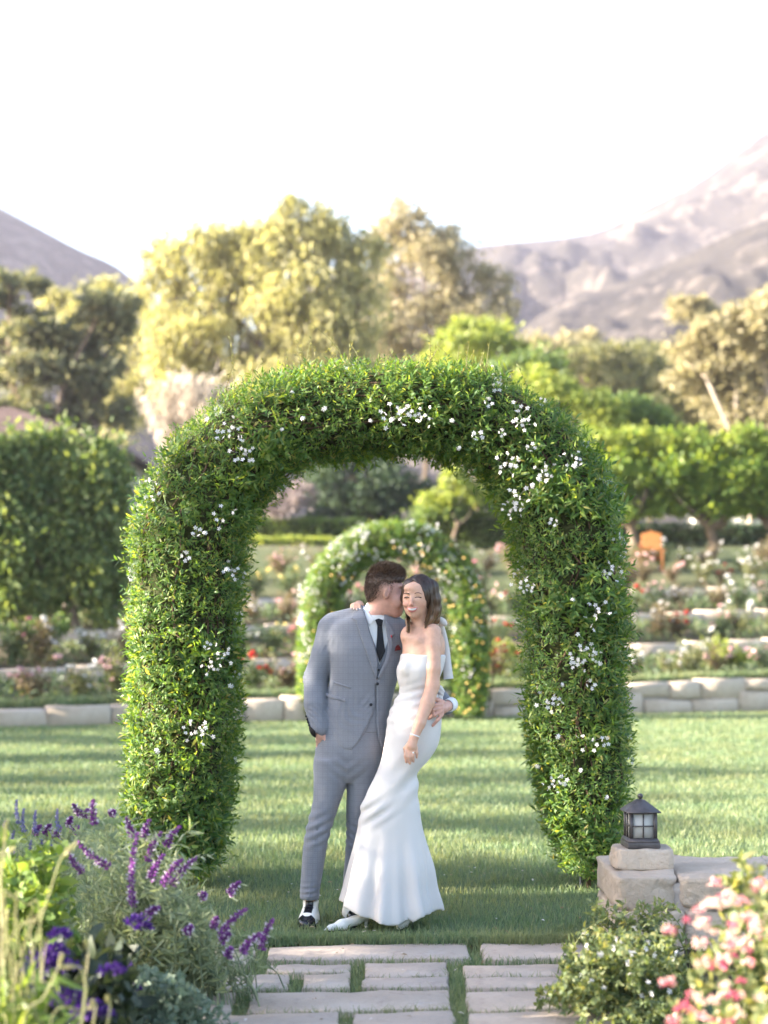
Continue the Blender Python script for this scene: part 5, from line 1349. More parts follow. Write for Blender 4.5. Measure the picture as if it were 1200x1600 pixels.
# trunk, arms and legs under the clothes
gb.u(p_loft(rows([(962, 562, 600, .06, .06), (980, 525, 628, .07, .085), (1010, 524, 626, .07, .105), (1060, 522, 612, .07, .10), (1110, 520, 600, .07, .10), (1170, 503, 596, .08, .10), (1212, 500, 588, .09, .09)])), .03)
gb.chain([GR(522, 984, .08, 16), GR(493, 1058, .12, 13), GR(497, 1128, .03, 11), GR(500, 1146, .01, 8.5)], .02)
gb.chain([GR(628, 992, .10, 16), GR(662, 1062, .24, 13), GR(697, 1104, .08, 9.5)], .02)
gb.chain([GR(518, 1205, .07, 18), GR(498, 1300, .045, 12), GR(485, 1400, .035, 8), GR(484, 1428, .03, 8)], .02)
gb.chain([GR(570, 1205, .10, 18), GR(560, 1300, .13, 12), GR(551, 1395, .17, 8), GR(550, 1420, .16, 8)], .02)
# right hand going into the pocket
hand(gb, G(497, 1139, .02), G(501, 1151, .025), [
    [GR(496, 1154, .02, 3.2), GR(497, 1166, .045, 3.0), GR(501, 1178, .06, 2.6)],
    [GR(501, 1156, .015, 3.2), GR(502, 1168, .045, 3.0), GR(505, 1180, .06, 2.6)],
    [GR(505, 1156, .02, 3.0), GR(507, 1168, .05, 2.8), GR(510, 1178, .06, 2.4)],
    [GR(509, 1154, .03, 2.8), GR(511, 1164, .05, 2.6), GR(513, 1173, .06, 2.2)]],
    [GR(505, 1146, .0, 3.4), GR(509, 1156, .0, 3.0), GR(510, 1163, .02, 2.6)], .022, .026)
# left hand on the bride's hip
hy = -.185
hand(gb, G(701, 1102, -.06), G(690, 1107, hy + .03), [
    [GR(690, 1101, hy, 3.3), GR(679, 1102, hy - .01, 3.1), GR(669, 1108, hy, 2.6)],
    [GR(690, 1106, hy, 3.4), GR(677, 1109, hy - .014, 3.2), GR(665, 1117, hy - .002, 2.6)],
    [GR(690, 1111, hy, 3.3), GR(678, 1117, hy - .014, 3.1), GR(667, 1125, hy - .002, 2.5)],
    [GR(691, 1116, hy + .004, 3.0), GR(684, 1125, hy - .008, 2.7), GR(676, 1134, hy, 2.3)]],
    [GR(692, 1097, hy + .01, 3.6), GR(683, 1093, hy, 3.0), GR(675, 1095, hy, 2.6)], .026, .030)
gme = mesh_regions('body', gb, [(G(455, 1460, -.35), G(730, 962, .45), .012), (G(545, 978, -.3), G(665, 870, .2), .0042),
    (G(485, 1190, -.2), G(522, 1134, .14), .0042), (G(655, 1145, -.32), G(706, 1080, .02), .0042)])
V = np.empty(len(gme.vertices) * 3, np.float32); gme.vertices.foreach_get('co', V); V = V.reshape(-1, 3)
e = G(604, 930, 0)
# stubble along the jaw, chin and lip
jx = (V[:, 0] - e[0]) * F / D0; jz = (e[2] - V[:, 2]) * F / D0      # px right of / below the ear
st = sm(-3, 5, jx) * sm(2, 14, jz + jx * .15) * (jz < 45) * .30
fade = sm(-4, 4, -(jz - (4 + (jx < 0) * -jx * .45))) * (jz > -60) * .9
fade *= (jx < 3)
st = np.maximum(st, fade * (jz < 16)) * (V[:, 2] > G(0, 972)[2])
a = gme.attributes.new('stubble', 'FLOAT', 'POINT'); a.data.foreach_set('value', st.astype(np.float32))
obj('body', gme, M_gskin)

# hair: cropped sides, longer brushed-up top
gh = SDF()
gh.u(p_ell(G(600, 913, .02), (.094, .079, .096), (0, R(10), 0)))
gh.u(p_ell(G(609, 902, .02), (.080, .060, .050), (0, R(10), 0)), .03)
gh.disp(lambda x, y, z: .0018 * np.sin(x * 330 + y * 120) * np.sin(y * 290 + z * 200))
line = poly2([(G(px, py)[0], G(px, py)[2]) for px, py in [(640, 860), (634, 903), (627, 909), (617, 908), (610, 910), (600, 906), (592, 910), (582, 918), (566, 926), (545, 930), (545, 860)]])
ghair = obj('hair', gh.mesh('hair', .0035, extra=line), M_ghair)
# tufts grow out of the cropped cap
hm = ghair.data; V = np.empty(len(hm.vertices)*3, np.float32); hm.vertices.foreach_get('co', V); V = V.reshape(-1, 3).astype(float)
c = G(601, 912, .02); out = unit((V - c) / np.array([.09, .076, .09])**2); ok = (V[:, 2] > G(0, 936)[2]) & (np.abs(line(V[:, 0], V[:, 1], V[:, 2])) < .2)
ok &= np.linalg.norm((V - c) / [.085, .07, .085], axis=1) > .95
V, out = V[ok], out[ok]; id_ = rng.integers(0, len(V), 6500); id_ = id_[np.hypot(V[id_, 0] - G(606, 927)[0], V[id_, 2] - G(606, 929)[2]) > .036]; base = V[id_]; out = out[id_]; n = len(base)
top_ = sm(.15, .75, out[:, 2])[:, None]
dirn = unit(out*(.15 + .55*top_) + np.array([.75, -.05, .45])*top_ + np.array([-.45, 0, -.75])*(1 - top_) + rng.normal(size=(n, 3))*(.12 + .16*top_))
Ln = rng.uniform(.014, .030, n) * (.5 + .75*top_[:, 0])
obj('tuft', leaves('tuft', base - out*.003, dirn, Ln, .0036, .1, .10), M_tuft, ghair)['kind'] = 'stuff'

# short clipped hair fading down the sides and nape
V = np.empty(len(gme.vertices)*3, np.float32); gme.vertices.foreach_get('co', V); V = V.reshape(-1, 3).astype(float)
low = poly2([(G(px, py)[0], G(px, py)[2]) for px, py in [(640, 860), (634, 903), (627, 909), (619, 909), (615, 918), (611, 926), (609, 915), (600, 914), (595, 924), (590, 934), (580, 941), (566, 944), (545, 945), (545, 860)]])
dl = low(V[:, 0], V[:, 1], V[:, 2]); ok = (np.hypot((V[:, 0] - G(605, 0)[0])/.020, (V[:, 2] - G(0, 928)[2])/.034) > 1) & (dl < .002) & (V[:, 2] > G(0, 950)[2]); V = V[ok]; dl = dl[ok]
id_ = rng.integers(0, len(V), 5200); base = V[id_]; dep = np.clip(-dl[id_]/.03, 0, 1); out = unit((base - c) / np.array([.09, .076, .09])**2)
dirn = unit(out*.35 + np.array([-.5, 0, -.75]) + rng.normal(size=(len(base), 3))*.18)
obj('clipped_hair', leaves('clipped_hair', base, dirn, .005 + .012*dep, .0022 + .0012*dep, .1, .10), M_tuft, ghair)['kind'] = 'stuff'

# shirt, waistcoat, tie
tor = rows([(955, 560, 606, .05, .062), (962, 548, 614, .05, .078), (972, 522, 632, .06, .095), (985, 510, 640, .07, .112), (1010, 512, 637, .07, .128), (1040, 516, 628, .07, .130), (1080, 513, 616, .07, .118), (1120, 508, 608, .07, .122), (1150, 506, 607, .075, .130), (1182, 506, 606, .08, .135)])
def shrink(K, s): return [(k[0], k[1], k[2], k[3] - s, k[4] - s) for k in K]
shirt = SDF().u(p_loft(shrink(tor, .022), 2.3))
shirt.u(p_cone(G(594, 946, .045), G(582, 972, .06), .0655, .074), .02)
shirt.cut(p_ell(G(600, 935, .03), (.075, .075, .034), (0, R(30), 0)), .004)
lo_, hi_ = G(545, 1080, -.2), G(650, 935, .3)
obj('shirt', shirt.mesh('shirt', .006, lo=lo_, hi=hi_), M_shirt)
shirt_o = list(COL.objects)[-1]
patch('collar_leaf', shirt, [(508, 362), (520, 440), (566, 522), (602, 488), (560, 430), (520, 375)], .007, M_shirt, shirt_o)
patch('collar_leaf', shirt, [(640, 478), (662, 470), (672, 500), (666, 540), (652, 500)], .007, M_shirt, shirt_o)
vest = SDF().u(p_loft(shrink(tor, .012), 2.3))
vcut = [(480, 330), (618, 690), (634, 800), (690, 640), (720, 330)]
vest.cut((front(prism(vcut), 8.86), *box_of(vcut, 8.5, 8.9)))
vest_o = obj('waistcoat', vest.mesh('waistcoat', .007, lo=G(505, 1150, -.2), hi=G(645, 965, .3)), M_suit)
tie = [(606, 484), (630, 474), (660, 486), (654, 524), (664, 620), (676, 700), (636, 780), (612, 690), (618, 600), (620, 524)]
tie_o = patch('tie', shirt, tie, .013, M_tie, None, shell=.03)
patch('tie_knot', shirt, [(604, 482), (630, 472), (662, 484), (651, 528), (625, 528)], .021, M_tie, tie_o)

# jacket
jk = SDF().u(p_loft(tor, 2.35))
jk.u(p_cone(G(570, 956, .06), G(520, 972, .08), .038, .050), .03)                      # shoulder line
jk.u(p_cone(G(610, 968, .07), G(638, 990, .09), .034, .048), .03)
jk.chain([GR(516, 981, .085, 20), GR(506, 1022, .09, 19.5), GR(493, 1060, .09, 19), GR(493, 1100, .05, 18), GR(499, 1138, .015, 15)], .012)
jk.chain([GR(634, 996, .10, 20), GR(650, 1040, .19, 18), GR(668, 1072, .22, 17), GR(697, 1103, .05, 14)], .018)
wr = [((480, 1065, .1), .06, 0), ((494, 1118, .03), .07, 1), ((512, 1010, 0), .06, 2), ((545, 1115, -.05), .10, 3), ((575, 1098, -.05), .06, 4)]
for i, (p, s, m_) in enumerate(wr):
    c = G(*p); fr = [260, 300, 220, 150, 190][i]; am = [.0035, .0040, .0012, .0022, .003][i]
    dr = [(.5, .86), (.35, .93), (.9, -.4), (.8, .5), (-.75, .65)][i]
    jk.disp(lambda x, y, z, c=c, s=s, fr=fr, am=am, dr=dr: am*np.sin(fr*((x-c[0])*dr[0] + (z-c[2])*dr[1]) + 9*np.sin(14*(x-z)))*np.exp(-((x-c[0])**2+(y-c[1])**2*.4+(z-c[2])**2)/s**2))
jcut = [(506, 340), (545, 470), (580, 600), (612, 700), (624, 790), (616, 892), (624, 892), (668, 780), (692, 700), (694, 640), (682, 560), (668, 470), (664, 340)]
jk.cut((front(prism(jcut), 8.86), *box_of(jcut, 8.5, 8.9)))
jlow = [(608, 1062), (592, 1120), (575, 1165), (545, 1235), (500, 1312), (450, 1372), (415, 1450), (720, 1450), (692, 1412), (650, 1375), (625, 1300), (613, 1200), (612, 1062)]
jk.cut((front(prism(jlow), 8.86), *box_of(jlow, 8.5, 8.9)))
hem = prism([(-200, 300), (-200, 1360), (175, 1250), (250, 1302), (300, 1342), (400, 1378), (560, 1400), (690, 1415), (1300, 1420), (1300, 300)])
neckcut = p_cone(G(594, 943, .04), G(584, 966, .06), .058, .069)
jk.cut(neckcut)
slit = [(607, 930), (611, 930), (611, 1070), (606, 1070)]
jk.cut((front(prism(slit), 8.80), *box_of(slit, 8.5, 8.9)))
jo = obj('jacket', jk.mesh('jacket', .0072, extra=hem), M_suit)
# right sleeve end lining, pocket details and lapels
lapL = [(504, 362), (478, 392), (452, 432), (438, 470), (470, 486), (500, 580), (548, 720), (596, 850), (614, 893), (617, 880), (622, 790), (611, 702), (578, 604), (543, 474)]
lapR = [(668, 474), (690, 492), (722, 540), (742, 580), (722, 600), (732, 660), (700, 770), (655, 860), (625, 893), (622, 880), (667, 778), (691, 702), (694, 640), (683, 560)]
patch('lapel', jk, lapL, .010, M_suit, jo, h=.0038)
patch('lapel', jk, lapR, .010, M_suit, jo, h=.0038)
patch('pocket_flap', jk, [(262, 994), (300, 1002), (405, 1030), (404, 1050), (300, 1026), (262, 1016)], .005, M_suit, jo)
patch('ticket_pocket', jk, [(318, 908), (436, 944), (434, 958), (316, 924)], .004, M_suit, jo)
patch('breast_welt', jk, [(738, 694), (786, 690), (788, 706), (740, 710)], .005, M_suit, jo)
patch('cuff_lining', jk, [(112, 1140), (128, 1150), (150, 1215), (190, 1250), (196, 1335), (142, 1322), (138, 1240), (112, 1180)], .003, M_dark, jo, h=.003, yhi=9.1, ymax=9.1)
for u, v, r in [(622, 924, .0078), (577, 1068, .0082)]:
    p = G(*Z1(u, v)); y = surf_y(jk, p[0] - (.012 if v < 1000 else 0), p[2]); disc_btn('button', (p[0], y - .004, p[2]), r, M_button, jo)
for k in range(4):
    p = G(*Z1(118 + k*7, 1150 + k*20), .05); disc_btn('cuff_button', (p[0] + .008, surf_y(jk, p[0] + .014, p[2]) - .001, p[2]), .0055, M_button, jo, (-.6, -.8, 0))
for u, v in [(630, 828), (616, 882)]:
    p = G(*Z1(u, v)); disc_btn('button', (p[0], surf_y(vest, p[0], p[2]) - .004, p[2]), .0055, M_button, vest_o)
patch('pocket_square', jk, [(740, 698), (746, 668), (764, 652), (778, 668), (790, 690)], .009, M_burg, None)
p = G(*Z1(716, 598)); pin = MB(); pin.lathe((0, 0, 0), [(.002, 0), (.006, .001), (.005, .004), (.001, .005)], 9)
o = pin.build('lapel_pin', M_red, None, True); o.location = (p[0], surf_y(jk, p[0], p[2]) - .008, p[2]); o.rotation_euler = (R(90), 0, 0); o.scale = (1, 1.5, 1)
# white cuff beside the hip hand
mb = MB(); mb.tube([G(706, 1100, -.03), G(699, 1103, -.075)], [.036, .034], 14); mb.build('shirt_cuff', M_shirt, None, True)

# trousers
tr = SDF()
tr.u(p_loft(rows([(1100, 512, 604, .08, .11), (1150, 496, 604, .08, .125), (1180, 492, 600, .08, .13), (1205, 491, 594, .085, .12), (1222, 498, 585, .09, .09)]), 2.2))
tr.u(p_loft(rows([(1185, 492, 552, .07, .115), (1218, 490, 544, .07, .110), (1250, 489, 533, .06, .100), (1288, 480, 520, .045, .088), (1309, 475.5, 514, .04, .084), (1360, 471, 505, .04, .078), (1401, 468.5, 499, .035, .080), (1404, 468.5, 499, .035, .080)]), 2.2), .015)
tr.u(p_loft(rows([(1185, 545, 600, .10, .115), (1218, 543, 592, .10, .110), (1260, 541, 587, .11, .100), (1300, 541, 580, .13, .088), (1340, 539, 573, .15, .080), (1375, 536, 567, .17, .078), (1405, 535, 566, .17, .08)]), 2.2), .015)
def trdisp(x, y, z):
    px = 600 + x * F / D0; py = HOR - (z - H) * F / D0
    cr = np.exp(-((px-543)**2/900 + (py-1205)**2/700)); kn = np.exp(-((px-495)**2/900 + (py-1295)**2/900)); an = np.exp(-((px-484)**2/600 + (py-1392)**2/250))
    kn2 = np.exp(-((px-548)**2/500 + (py-1310)**2/700))
    return .0035*cr*np.sin((py - 1205)*.35 + np.abs(px-543)*.28) + .0055*kn*np.sin(py*.42 + px*.2) + .0035*an*np.sin(py*.75+px*.1) + .004*kn2*np.sin(py*.45 - px*.3)
tr.disp(trdisp)
to = obj('trousers', tr.mesh('trousers', .0085), M_suit)
# centre crease on the near leg
mb = MB(); mb.tube([np.array([*G(x, y, 0)]) * np.array([1, 0, 1]) + np.array([0, surf_y(tr, *G(x, y, 0)[[0, 2]]) + .0015, 0]) for x, y in [(497, 1290), (492, 1320), (488, 1350), (485, 1380), (483.5, 1400)]], .0028, 5)
mb.build('crease', M_suit, to, True)

# shoes: black and white spectators
def shoe(px, dy, rot):
    r = empty('shoe', (*G(px, 1443, dy)[:2], 0)); r.rotation_euler = (0, 0, rot)
    s = SDF()
    s.u(p_loft([(0.0, 0, 0, .047, .135), (.02, 0, 0, .050, .140), (.045, 0, .006, .047, .128), (.060, 0, .02, .042, .105), (.085, 0, .05, .038, .06), (.105, 0, .06, .040, .052), (.112, 0, .06, .040, .052)], 2.3))
    s.cut(p_ell((0, -.15, .085), (.08, .085, .042)), .02)
    def col(name, mat, extra, off): return obj(name, s.mesh(name, .0045, lo=(-.07, -.16, -.004), hi=(.07, .16, .12), off=off, extra=extra), mat, r)
    col('upper', M_leather_w, None, 0)
    col('toe_cap', M_leather_b, lambda x, y, z: np.maximum(y - (-.070 + 5*x*x - .018*np.abs(np.cos(x*75))), -y - .5), .0022)
    col('heel_counter', M_leather_b, lambda x, y, z: .055 - y + z*.35, .0022)
    col('welt', M_leather_b, lambda x, y, z: z - .017, .004)
    col('facing', M_leather_b, lambda x, y, z: np.maximum(np.maximum(np.abs(x) - .021, y - .03), -.058 - y + 0*z), .003)
    for k in range(4):
        m = MB(); y = -.045 + k*.02; zz = .052 + k*.013
        m.tube([(-.024, y, zz + .004), (0, y - .004, zz + .014), (.024, y, zz + .004)], .0028, 5); m.build('lace', M_tie, r, True)
    return r
shoe(483, -.015, R(-6)); shoe(551, .14, R(10))
give(groom, n0)

# ------------------------------------------------------------------ bride
bride = empty('person', (G(625, 1443)[0], 8.75, 0))
tag(bride, 'smiling brunette woman in strapless white wedding gown leaning against the man', 'person', 'couple under the arch')
n0 = len(COL.objects)
HB = -.10                                   # her head is nearer than his
bb = SDF()
bb.u(p_ell(G(652, 931, HB), (.070, .090, .086)))
bb.u(p_ell(G(647, 941, HB - .028), (.0555, .060, .066)), .02)
bb.u(p_ell(G(645.8, 953, HB - .040), (.036, .040, .034)), .022)                     # jaw narrows to the chin
bb.u(p_ell(G(645.4, 961, HB - .058), (.017, .018, .016)), .018)                     # chin
bb.u(p_ell(G(635.2, 944.5, HB - .066), (.019, .016, .015)), .010)                   # cheeks lifted by the smile
bb.u(p_ell(G(656.2, 944.0, HB - .062), (.020, .016, .015)), .010)
bb.u(p_ell(G(645, 919, HB - .060), (.045, .030, .026)), .02)                        # forehead
bb.u(p_ell(G(636.0, 927.8, HB - .080), (.013, .008, .0045)), .008); bb.u(p_ell(G(652.8, 927.5, HB - .078), (.014, .008, .0045)), .008)   # brow ridge
bb.u(p_cone(G(644.0, 930, HB - .080), G(642.4, 943, HB - .106), .0050, .0085), .008) # nose
bb.u(p_ell(G(642.6, 945.2, HB - .095), (.0135, .010, .0070)), .005)
for ex in (635.8, 652.6): bb.cut(p_ell(G(ex, 932.2, HB - .100), (.0155, .016, .0085)), .010)
bb.u(p_ell(G(635.8, 934, HB - .076), (.0115, .007, .0065)), .004); bb.u(p_ell(G(652.6, 934, HB - .075), (.0115, .007, .0065)), .004)
bb.u(p_ell(G(644.2, 953, HB - .078), (.024, .013, .012)), .012)                     # muzzle under the lips
for sx, x2 in ((636.2, 632.6), (652.4, 656.2)): bb.cut(p_cone(G(sx, 946.0, HB - .104), G(x2, 954, HB - .090), .0035, .0035), .006)   # smile folds
face = SDF(); face.ops = list(bb.ops); face.lo, face.hi = bb.lo.copy(), bb.hi.copy()
bb.u(p_ell(G(668, 938, HB + .01), (.008, .016, .026)), .006)                         # ear
bb.u(p_cone(G(654, 955, HB + .005), G(660, 992, HB + .03), .044, .047), .03)          # neck
# chest, back and waist
bust = rows([(980, 648, 676, -.075, .050), (988, 636, 688, -.08, .070), (1000, 631, 694, -.085, .085), (1026, 628, 694, -.09, .100), (1047, 624, 690, -.09, .105), (1076, 628, 682, -.08, .085), (1100, 619, 686, -.08, .10), (1130, 608, 686, -.08, .12), (1180, 602, 668, -.08, .11)])
bb.u(p_loft(bust), .03)
bb.u(p_cone(G(668, 992, HB), G(639, 998, HB + .02), .030, .030), .03)                 # shoulder girdle
bb.u(p_cone(G(652, 1000, HB - .055), G(634, 995, HB - .02), .010, .012), .03)  # collar bone
bb.u(p_cone(G(655, 1000, HB - .055), G(674, 992, HB - .03), .010, .012), .03)
# her left arm, in front
bb.chain([GR(676, 988, HB - .03, 13.5), GR(676, 1010, HB - .05, 13), GR(676.5, 1045, HB - .08, 11.4), GR(676, 1071, HB - .09, 10.6), GR(668, 1098, HB - .12, 10.4), GR(656, 1130, HB - .16, 8.4), GR(648, 1150, HB - .175, 7.0)], .012)
hb = HB - .175
hand(bb, G(647.5, 1151, hb), G(643, 1166, hb - .004), [
    [GR(636.5, 1170, hb - .006, 3.1), GR(633.5, 1181, hb - .016, 2.7), GR(635, 1191, hb - .010, 2.1)],
    [GR(641, 1171, hb - .010, 3.1), GR(639.5, 1183, hb - .020, 2.8), GR(640.5, 1193, hb - .012, 2.2)],
    [GR(645.5, 1170, hb - .008, 3.0), GR(645.5, 1181, hb - .018, 2.7), GR(646, 1190, hb - .008, 2.1)],
    [GR(650, 1168, hb - .002, 2.8), GR(651.5, 1177, hb - .010, 2.4), GR(651, 1184, hb - .002, 1.9)]],
    [GR(640, 1160, hb + .010, 3.2), GR(633, 1169, hb + .008, 2.8), GR(633, 1178, hb + .012, 2.3)], .0205, .0265, .010)
bb.u(p_ell(G(642.5, 1168, hb), (.028, .013, .018)), .010)
# her right arm around his neck, hand on his shoulder
bb.chain([GR(639, 992, HB + .02, 13), GR(640, 985, .16, 11), GR(600, 975, .235, 9), GR(566, 955, .17, 7)], .02)
hand(bb, G(566, 954, .16), G(561, 946, .12), [
    [GR(563, 944, .09, 2.9), GR(562.5, 945, .045, 2.7), GR(562.5, 951, .012, 2.1)],
    [GR(559, 943, .09, 2.9), GR(558, 945, .045, 2.7), GR(557.5, 952, .010, 2.1)],
    [GR(555, 943.5, .09, 2.8), GR(553.5, 945, .045, 2.6), GR(552.8, 951, .012, 2.0)],
    [GR(551.5, 944.5, .09, 2.6), GR(549.5, 946, .05, 2.4), GR(548.5, 950, .022, 1.9)]], None, .022, .026)
# legs under the gown
bb.chain([GR(625, 1170, -.08, 24), GR(590, 1280, -.12, 15), GR(563, 1405, -.14, 8), GR(556, 1427, -.15, 7)], .03)
bb.chain([GR(640, 1165, -.07, 20), GR(625, 1230, -.09, 15), GR(622, 1290, -.07, 12), GR(630, 1405, -.04, 8), GR(630, 1432, -.04, 7)], .02)
bme = mesh_regions('body', bb, [(G(520, 1440, -.45), G(720, 1190, .3), .014), (G(540, 1200, -.42), G(712, 880, .32), .0054)])
V = np.empty(len(bme.vertices)*3, np.float32); bme.vertices.foreach_get('co', V); V = V.reshape(-1, 3)
bl = np.zeros(len(V))
for q in (G(634.5, 945, HB - .07), G(657, 944.5, HB - .065), G(642.5, 945, HB - .1)): bl = np.maximum(bl, np.exp(-((V - q)**2).sum(1)/(.018**2)))
at = bme.attributes.new('blush', 'FLOAT', 'POINT'); at.data.foreach_set('value', bl.astype(np.float32))
obj('body', bme, M_bskin)
bo = list(COL.objects)[-1]

# face details, each a raised patch that follows the face
def fpatch(name, pts, off, mat): return patch(name, face, pts, off, mat, bo, h=.0018, zf=lambda a, b: (a, b), dy=HB - .08, yhi=8.68, ymax=8.72)
fpatch('lips', [(635.0, 949.4), (637.5, 949.3), (641, 949.0), (643.8, 949.6), (646.6, 948.9), (650.4, 948.8), (653.0, 948.8), (651.4, 952.8), (648.6, 955.9), (643.8, 957.2), (639.2, 956.0), (636.6, 953.2)], .0020, M_lip)
fpatch('teeth', [(636.9, 950.5), (641, 950.7), (643.8, 951.0), (647, 950.6), (651.0, 950.1), (649.4, 952.4), (646.5, 953.7), (643.8, 954.0), (640.6, 953.6), (638.4, 952.4)], .0031, M_teeth)
fpatch('eyebrow', [(630.4, 927.6), (633, 926.0), (636, 926.0), (639.6, 927.2), (639.5, 928.2), (636, 927.2), (633, 927.2), (630.8, 928.4)], .0012, M_brow)
fpatch('eyebrow', [(647.6, 927.0), (651, 925.6), (655, 925.7), (659.4, 928.2), (659.0, 928.8), (655, 926.9), (651, 926.9), (647.7, 928.1)], .0012, M_brow)
fpatch('eyelash', [(630.6, 934.4), (633, 932.6), (636, 932.2), (639.8, 933.4), (639.5, 934.6), (636, 933.8), (633, 934.2), (631.0, 935.3)], .0014, M_brow)
fpatch('eyelash', [(648.0, 933.4), (651, 932.0), (655, 932.1), (659.2, 933.2), (658.0, 934.9), (655, 933.9), (651, 933.7), (648.2, 934.7)], .0014, M_brow)
for nx in (640.3, 645.2):
    p = G(nx, 947.4, HB - .104); m = MB(); m.lathe((0, 0, 0), [(.0005, -.001), (.0022, 0), (.0005, .001)], 7); o = m.build('nostril', M_brow, bo, True); o.location = p
for tx, ty, dy in [(562.5, 951.5, .004), (557.5, 952.5, .002), (552.8, 951.5, .004), (548.5, 950.5, .013)]:
    m = MB(); m.lathe((0, 0, 0), [(.001, -.004), (.0042, -.002), (.0045, .003), (.002, .0055)], 8); o = m.build('fingernail', M_nail, bo, True); o.location = G(tx, ty, dy)

# hair: centre parting, swept behind the shoulder
hh = SDF()
hh.u(p_ell(G(655, 927, HB + .012), (.082, .098, .096)))
hh.chain([GR(673, 918, HB - .01, 13), GR(677, 938, HB - .005, 11), GR(678, 955, HB - .005, 9), GR(671, 968, HB - .02, 6), GR(666, 980, HB - .035, 3)], .02)
hh.chain([GR(668, 925, HB + .06, 16), GR(676, 950, HB + .06, 13), GR(680, 968, HB + .055, 8)], .02)
hh.chain([GR(638, 914, HB - .01, 9), GR(634, 935, HB + .03, 8), GR(640, 955, HB + .02, 6), GR(638, 972, HB - .01, 4), GR(636.5, 986, HB - .05, 2)], .015)
cutp = [(646, 907), (640, 913), (632, 925), (628, 938), (629, 952), (636, 968), (648, 974), (657, 968), (661, 955), (664.5, 940), (662, 926), (654, 914)]
hh.cut((lambda x, y, z, f=prism(cutp, HB - .05, lambda a, b: (a, b)): np.maximum(f(x, y, z), y - (8.79 + HB + .012)), G(610, 990, HB - .3), G(675, 895, HB + .05)), .006)
hh.disp(lambda x, y, z: .0012*np.sin(x*260 + np.sin(z*30)*2 + y*120))
ho = obj('hair', hh.mesh('hair', .0042), M_bhair)
# loose locks, each a swept ribbon of hair
n = 340; Vs, Qs, k0 = [], [], 0
for i in range(n):
    s_ = rng.random(); front_ = i % 3
    if front_ == 2:   path = [(648 - 6*s_, 902, .0), (634 - 3*s_, 915, -.03 + .03*s_), (631 + 2*s_, 935, .0 + .02*s_), (636 + 3*s_, 958, .01), (637 + 3*s_, 978 + 12*rng.random(), -.04)]
    else:             path = [(650 + 12*s_, 900, -.035 + .06*s_), (668 + 8*s_, 912 + 6*s_, -.055 + .08*s_), (674 + 9*s_, 935, -.045 + .09*s_), (673 + 10*s_, 956, -.04 + .08*s_), (663 + 14*s_, 972 + 12*rng.random()*(1-s_), -.05 + .08*s_)]
    P_ = np.array([G(a + rng.normal()*.8, b_, HB + c_ - .012) for a, b_, c_ in path])
    if i == 0 and False: pass
    K = catmull(np.column_stack([np.arange(len(P_)), P_]), 12)[:, 1:]
    c_ = G(655, 927, HB + .012)
    q = (K - c_) / np.array([.084, .100, .098]); rr = np.linalg.norm(q, axis=1); 
    up = K[:, 2] > c_[2] - .02
    K[up] = (c_ + q / rr[:, None] * np.array([.084, .100, .098]) * 1.0)[up] if True else K[up]
    wd = .0028 * np.sin(np.linspace(.5, np.pi - .05, 12))[:, None] + .0004
    sd = unit(np.cross(np.gradient(K, axis=0), K - c_))
    Vs.append(np.stack([K - sd*wd, K + unit(K - c_)*.0016, K + sd*wd], 1).reshape(-1, 3))
    for j in range(11):
        for m_ in (0, 1): Qs.append([k0 + 3*j + m_, k0 + 3*j + m_ + 1, k0 + 3*j + m_ + 4, k0 + 3*j + m_ + 3])
    k0 += 36
lk = obj('lock', mesh_np('lock', np.concatenate(Vs), quads=Qs, smooth=True), M_bhair, ho); lk['kind'] = 'stuff'

# gown
dr = SDF()
drow = rows([(1020, 626, 697, -.09, .104), (1030, 625, 696, -.09, .108), (1047, 619.5, 692, -.09, .116), (1062, 621, 686, -.088, .108), (1078, 624, 683, -.085, .097), (1100, 614, 688, -.085, .108), (1120, 606, 690, -.085, .124), (1141, 603.5, 689, -.085, .132), (1165, 600, 684, -.085, .132), (1185, 596, 672, -.09, .125), (1208, 588, 654, -.095, .115), (1230, 577, 653, -.10, .112), (1253, 566.5, 655, -.10, .115), (1290, 559, 659.5, -.09, .130), (1325, 552, 667, -.08, .150), (1351, 546, 673, -.075, .170), (1390, 538, 677, -.07, .195), (1415, 532, 683, -.07, .215), (1437, 529, 686, -.07, .230), (1446, 528, 687, -.07, .235)])
dr.u(p_loft(drow, 2.05))
dr.u(p_ell(G(634, 1041, HB - .075), (.030, .022, .036)), .03)
def drdisp(x, y, z):
    px = 600 + x * F / D0; py = HOR - (z - H) * F / D0
    low = sm(1270, 1440, py)
    ang = np.arctan2(y - 8.70, (px - 612) / 307.)
    fl = low * (.020*np.sin(ang*7 + 1.0) + .012*np.sin(ang*13 + .5))
    wrap = np.exp(-((py-1105)/30)**2) * .0032*np.sin(py*.42 + px*.10) * sm(690, 640, px)
    waist = np.exp(-((py-1078)/22)**2) * .0022*np.sin(py*.5 + px*.16)
    knee = np.exp(-((px-585)**2/700 + (py-1262)**2/400)) * .009*np.sin(py*.30 + px*.22)
    hip = np.exp(-((px-640)**2/700 + (py-1215)**2/900)) * .008*np.sin((px + py)*.16)
    seam = -.0015*np.exp(-((px-(640 - (py-1030)*.05))/2.0)**2) * (py < 1110)
    return -(fl) + wrap + waist + knee + hip - seam
dr.disp(drdisp)
hemf = poly2([(G(a, b, -.15)[0], G(a, b, -.15)[2]) for a, b in [(500, 1000), (500, 1409), (532, 1413), (548, 1420), (564, 1427), (590, 1434), (612, 1440), (626, 1437), (638, 1431), (645, 1436), (657, 1428), (670, 1428), (688, 1424), (694, 1428), (730, 1424), (730, 1000)]])
top = lambda x, y, z: z - (G(640, 1022)[2] + .010*np.cos((x - G(633, 0)[0])*60)*0 - (y > 8.72)*(y - 8.72)*.75 + .006*np.exp(-((x - G(634, 0)[0])/.03)**2))
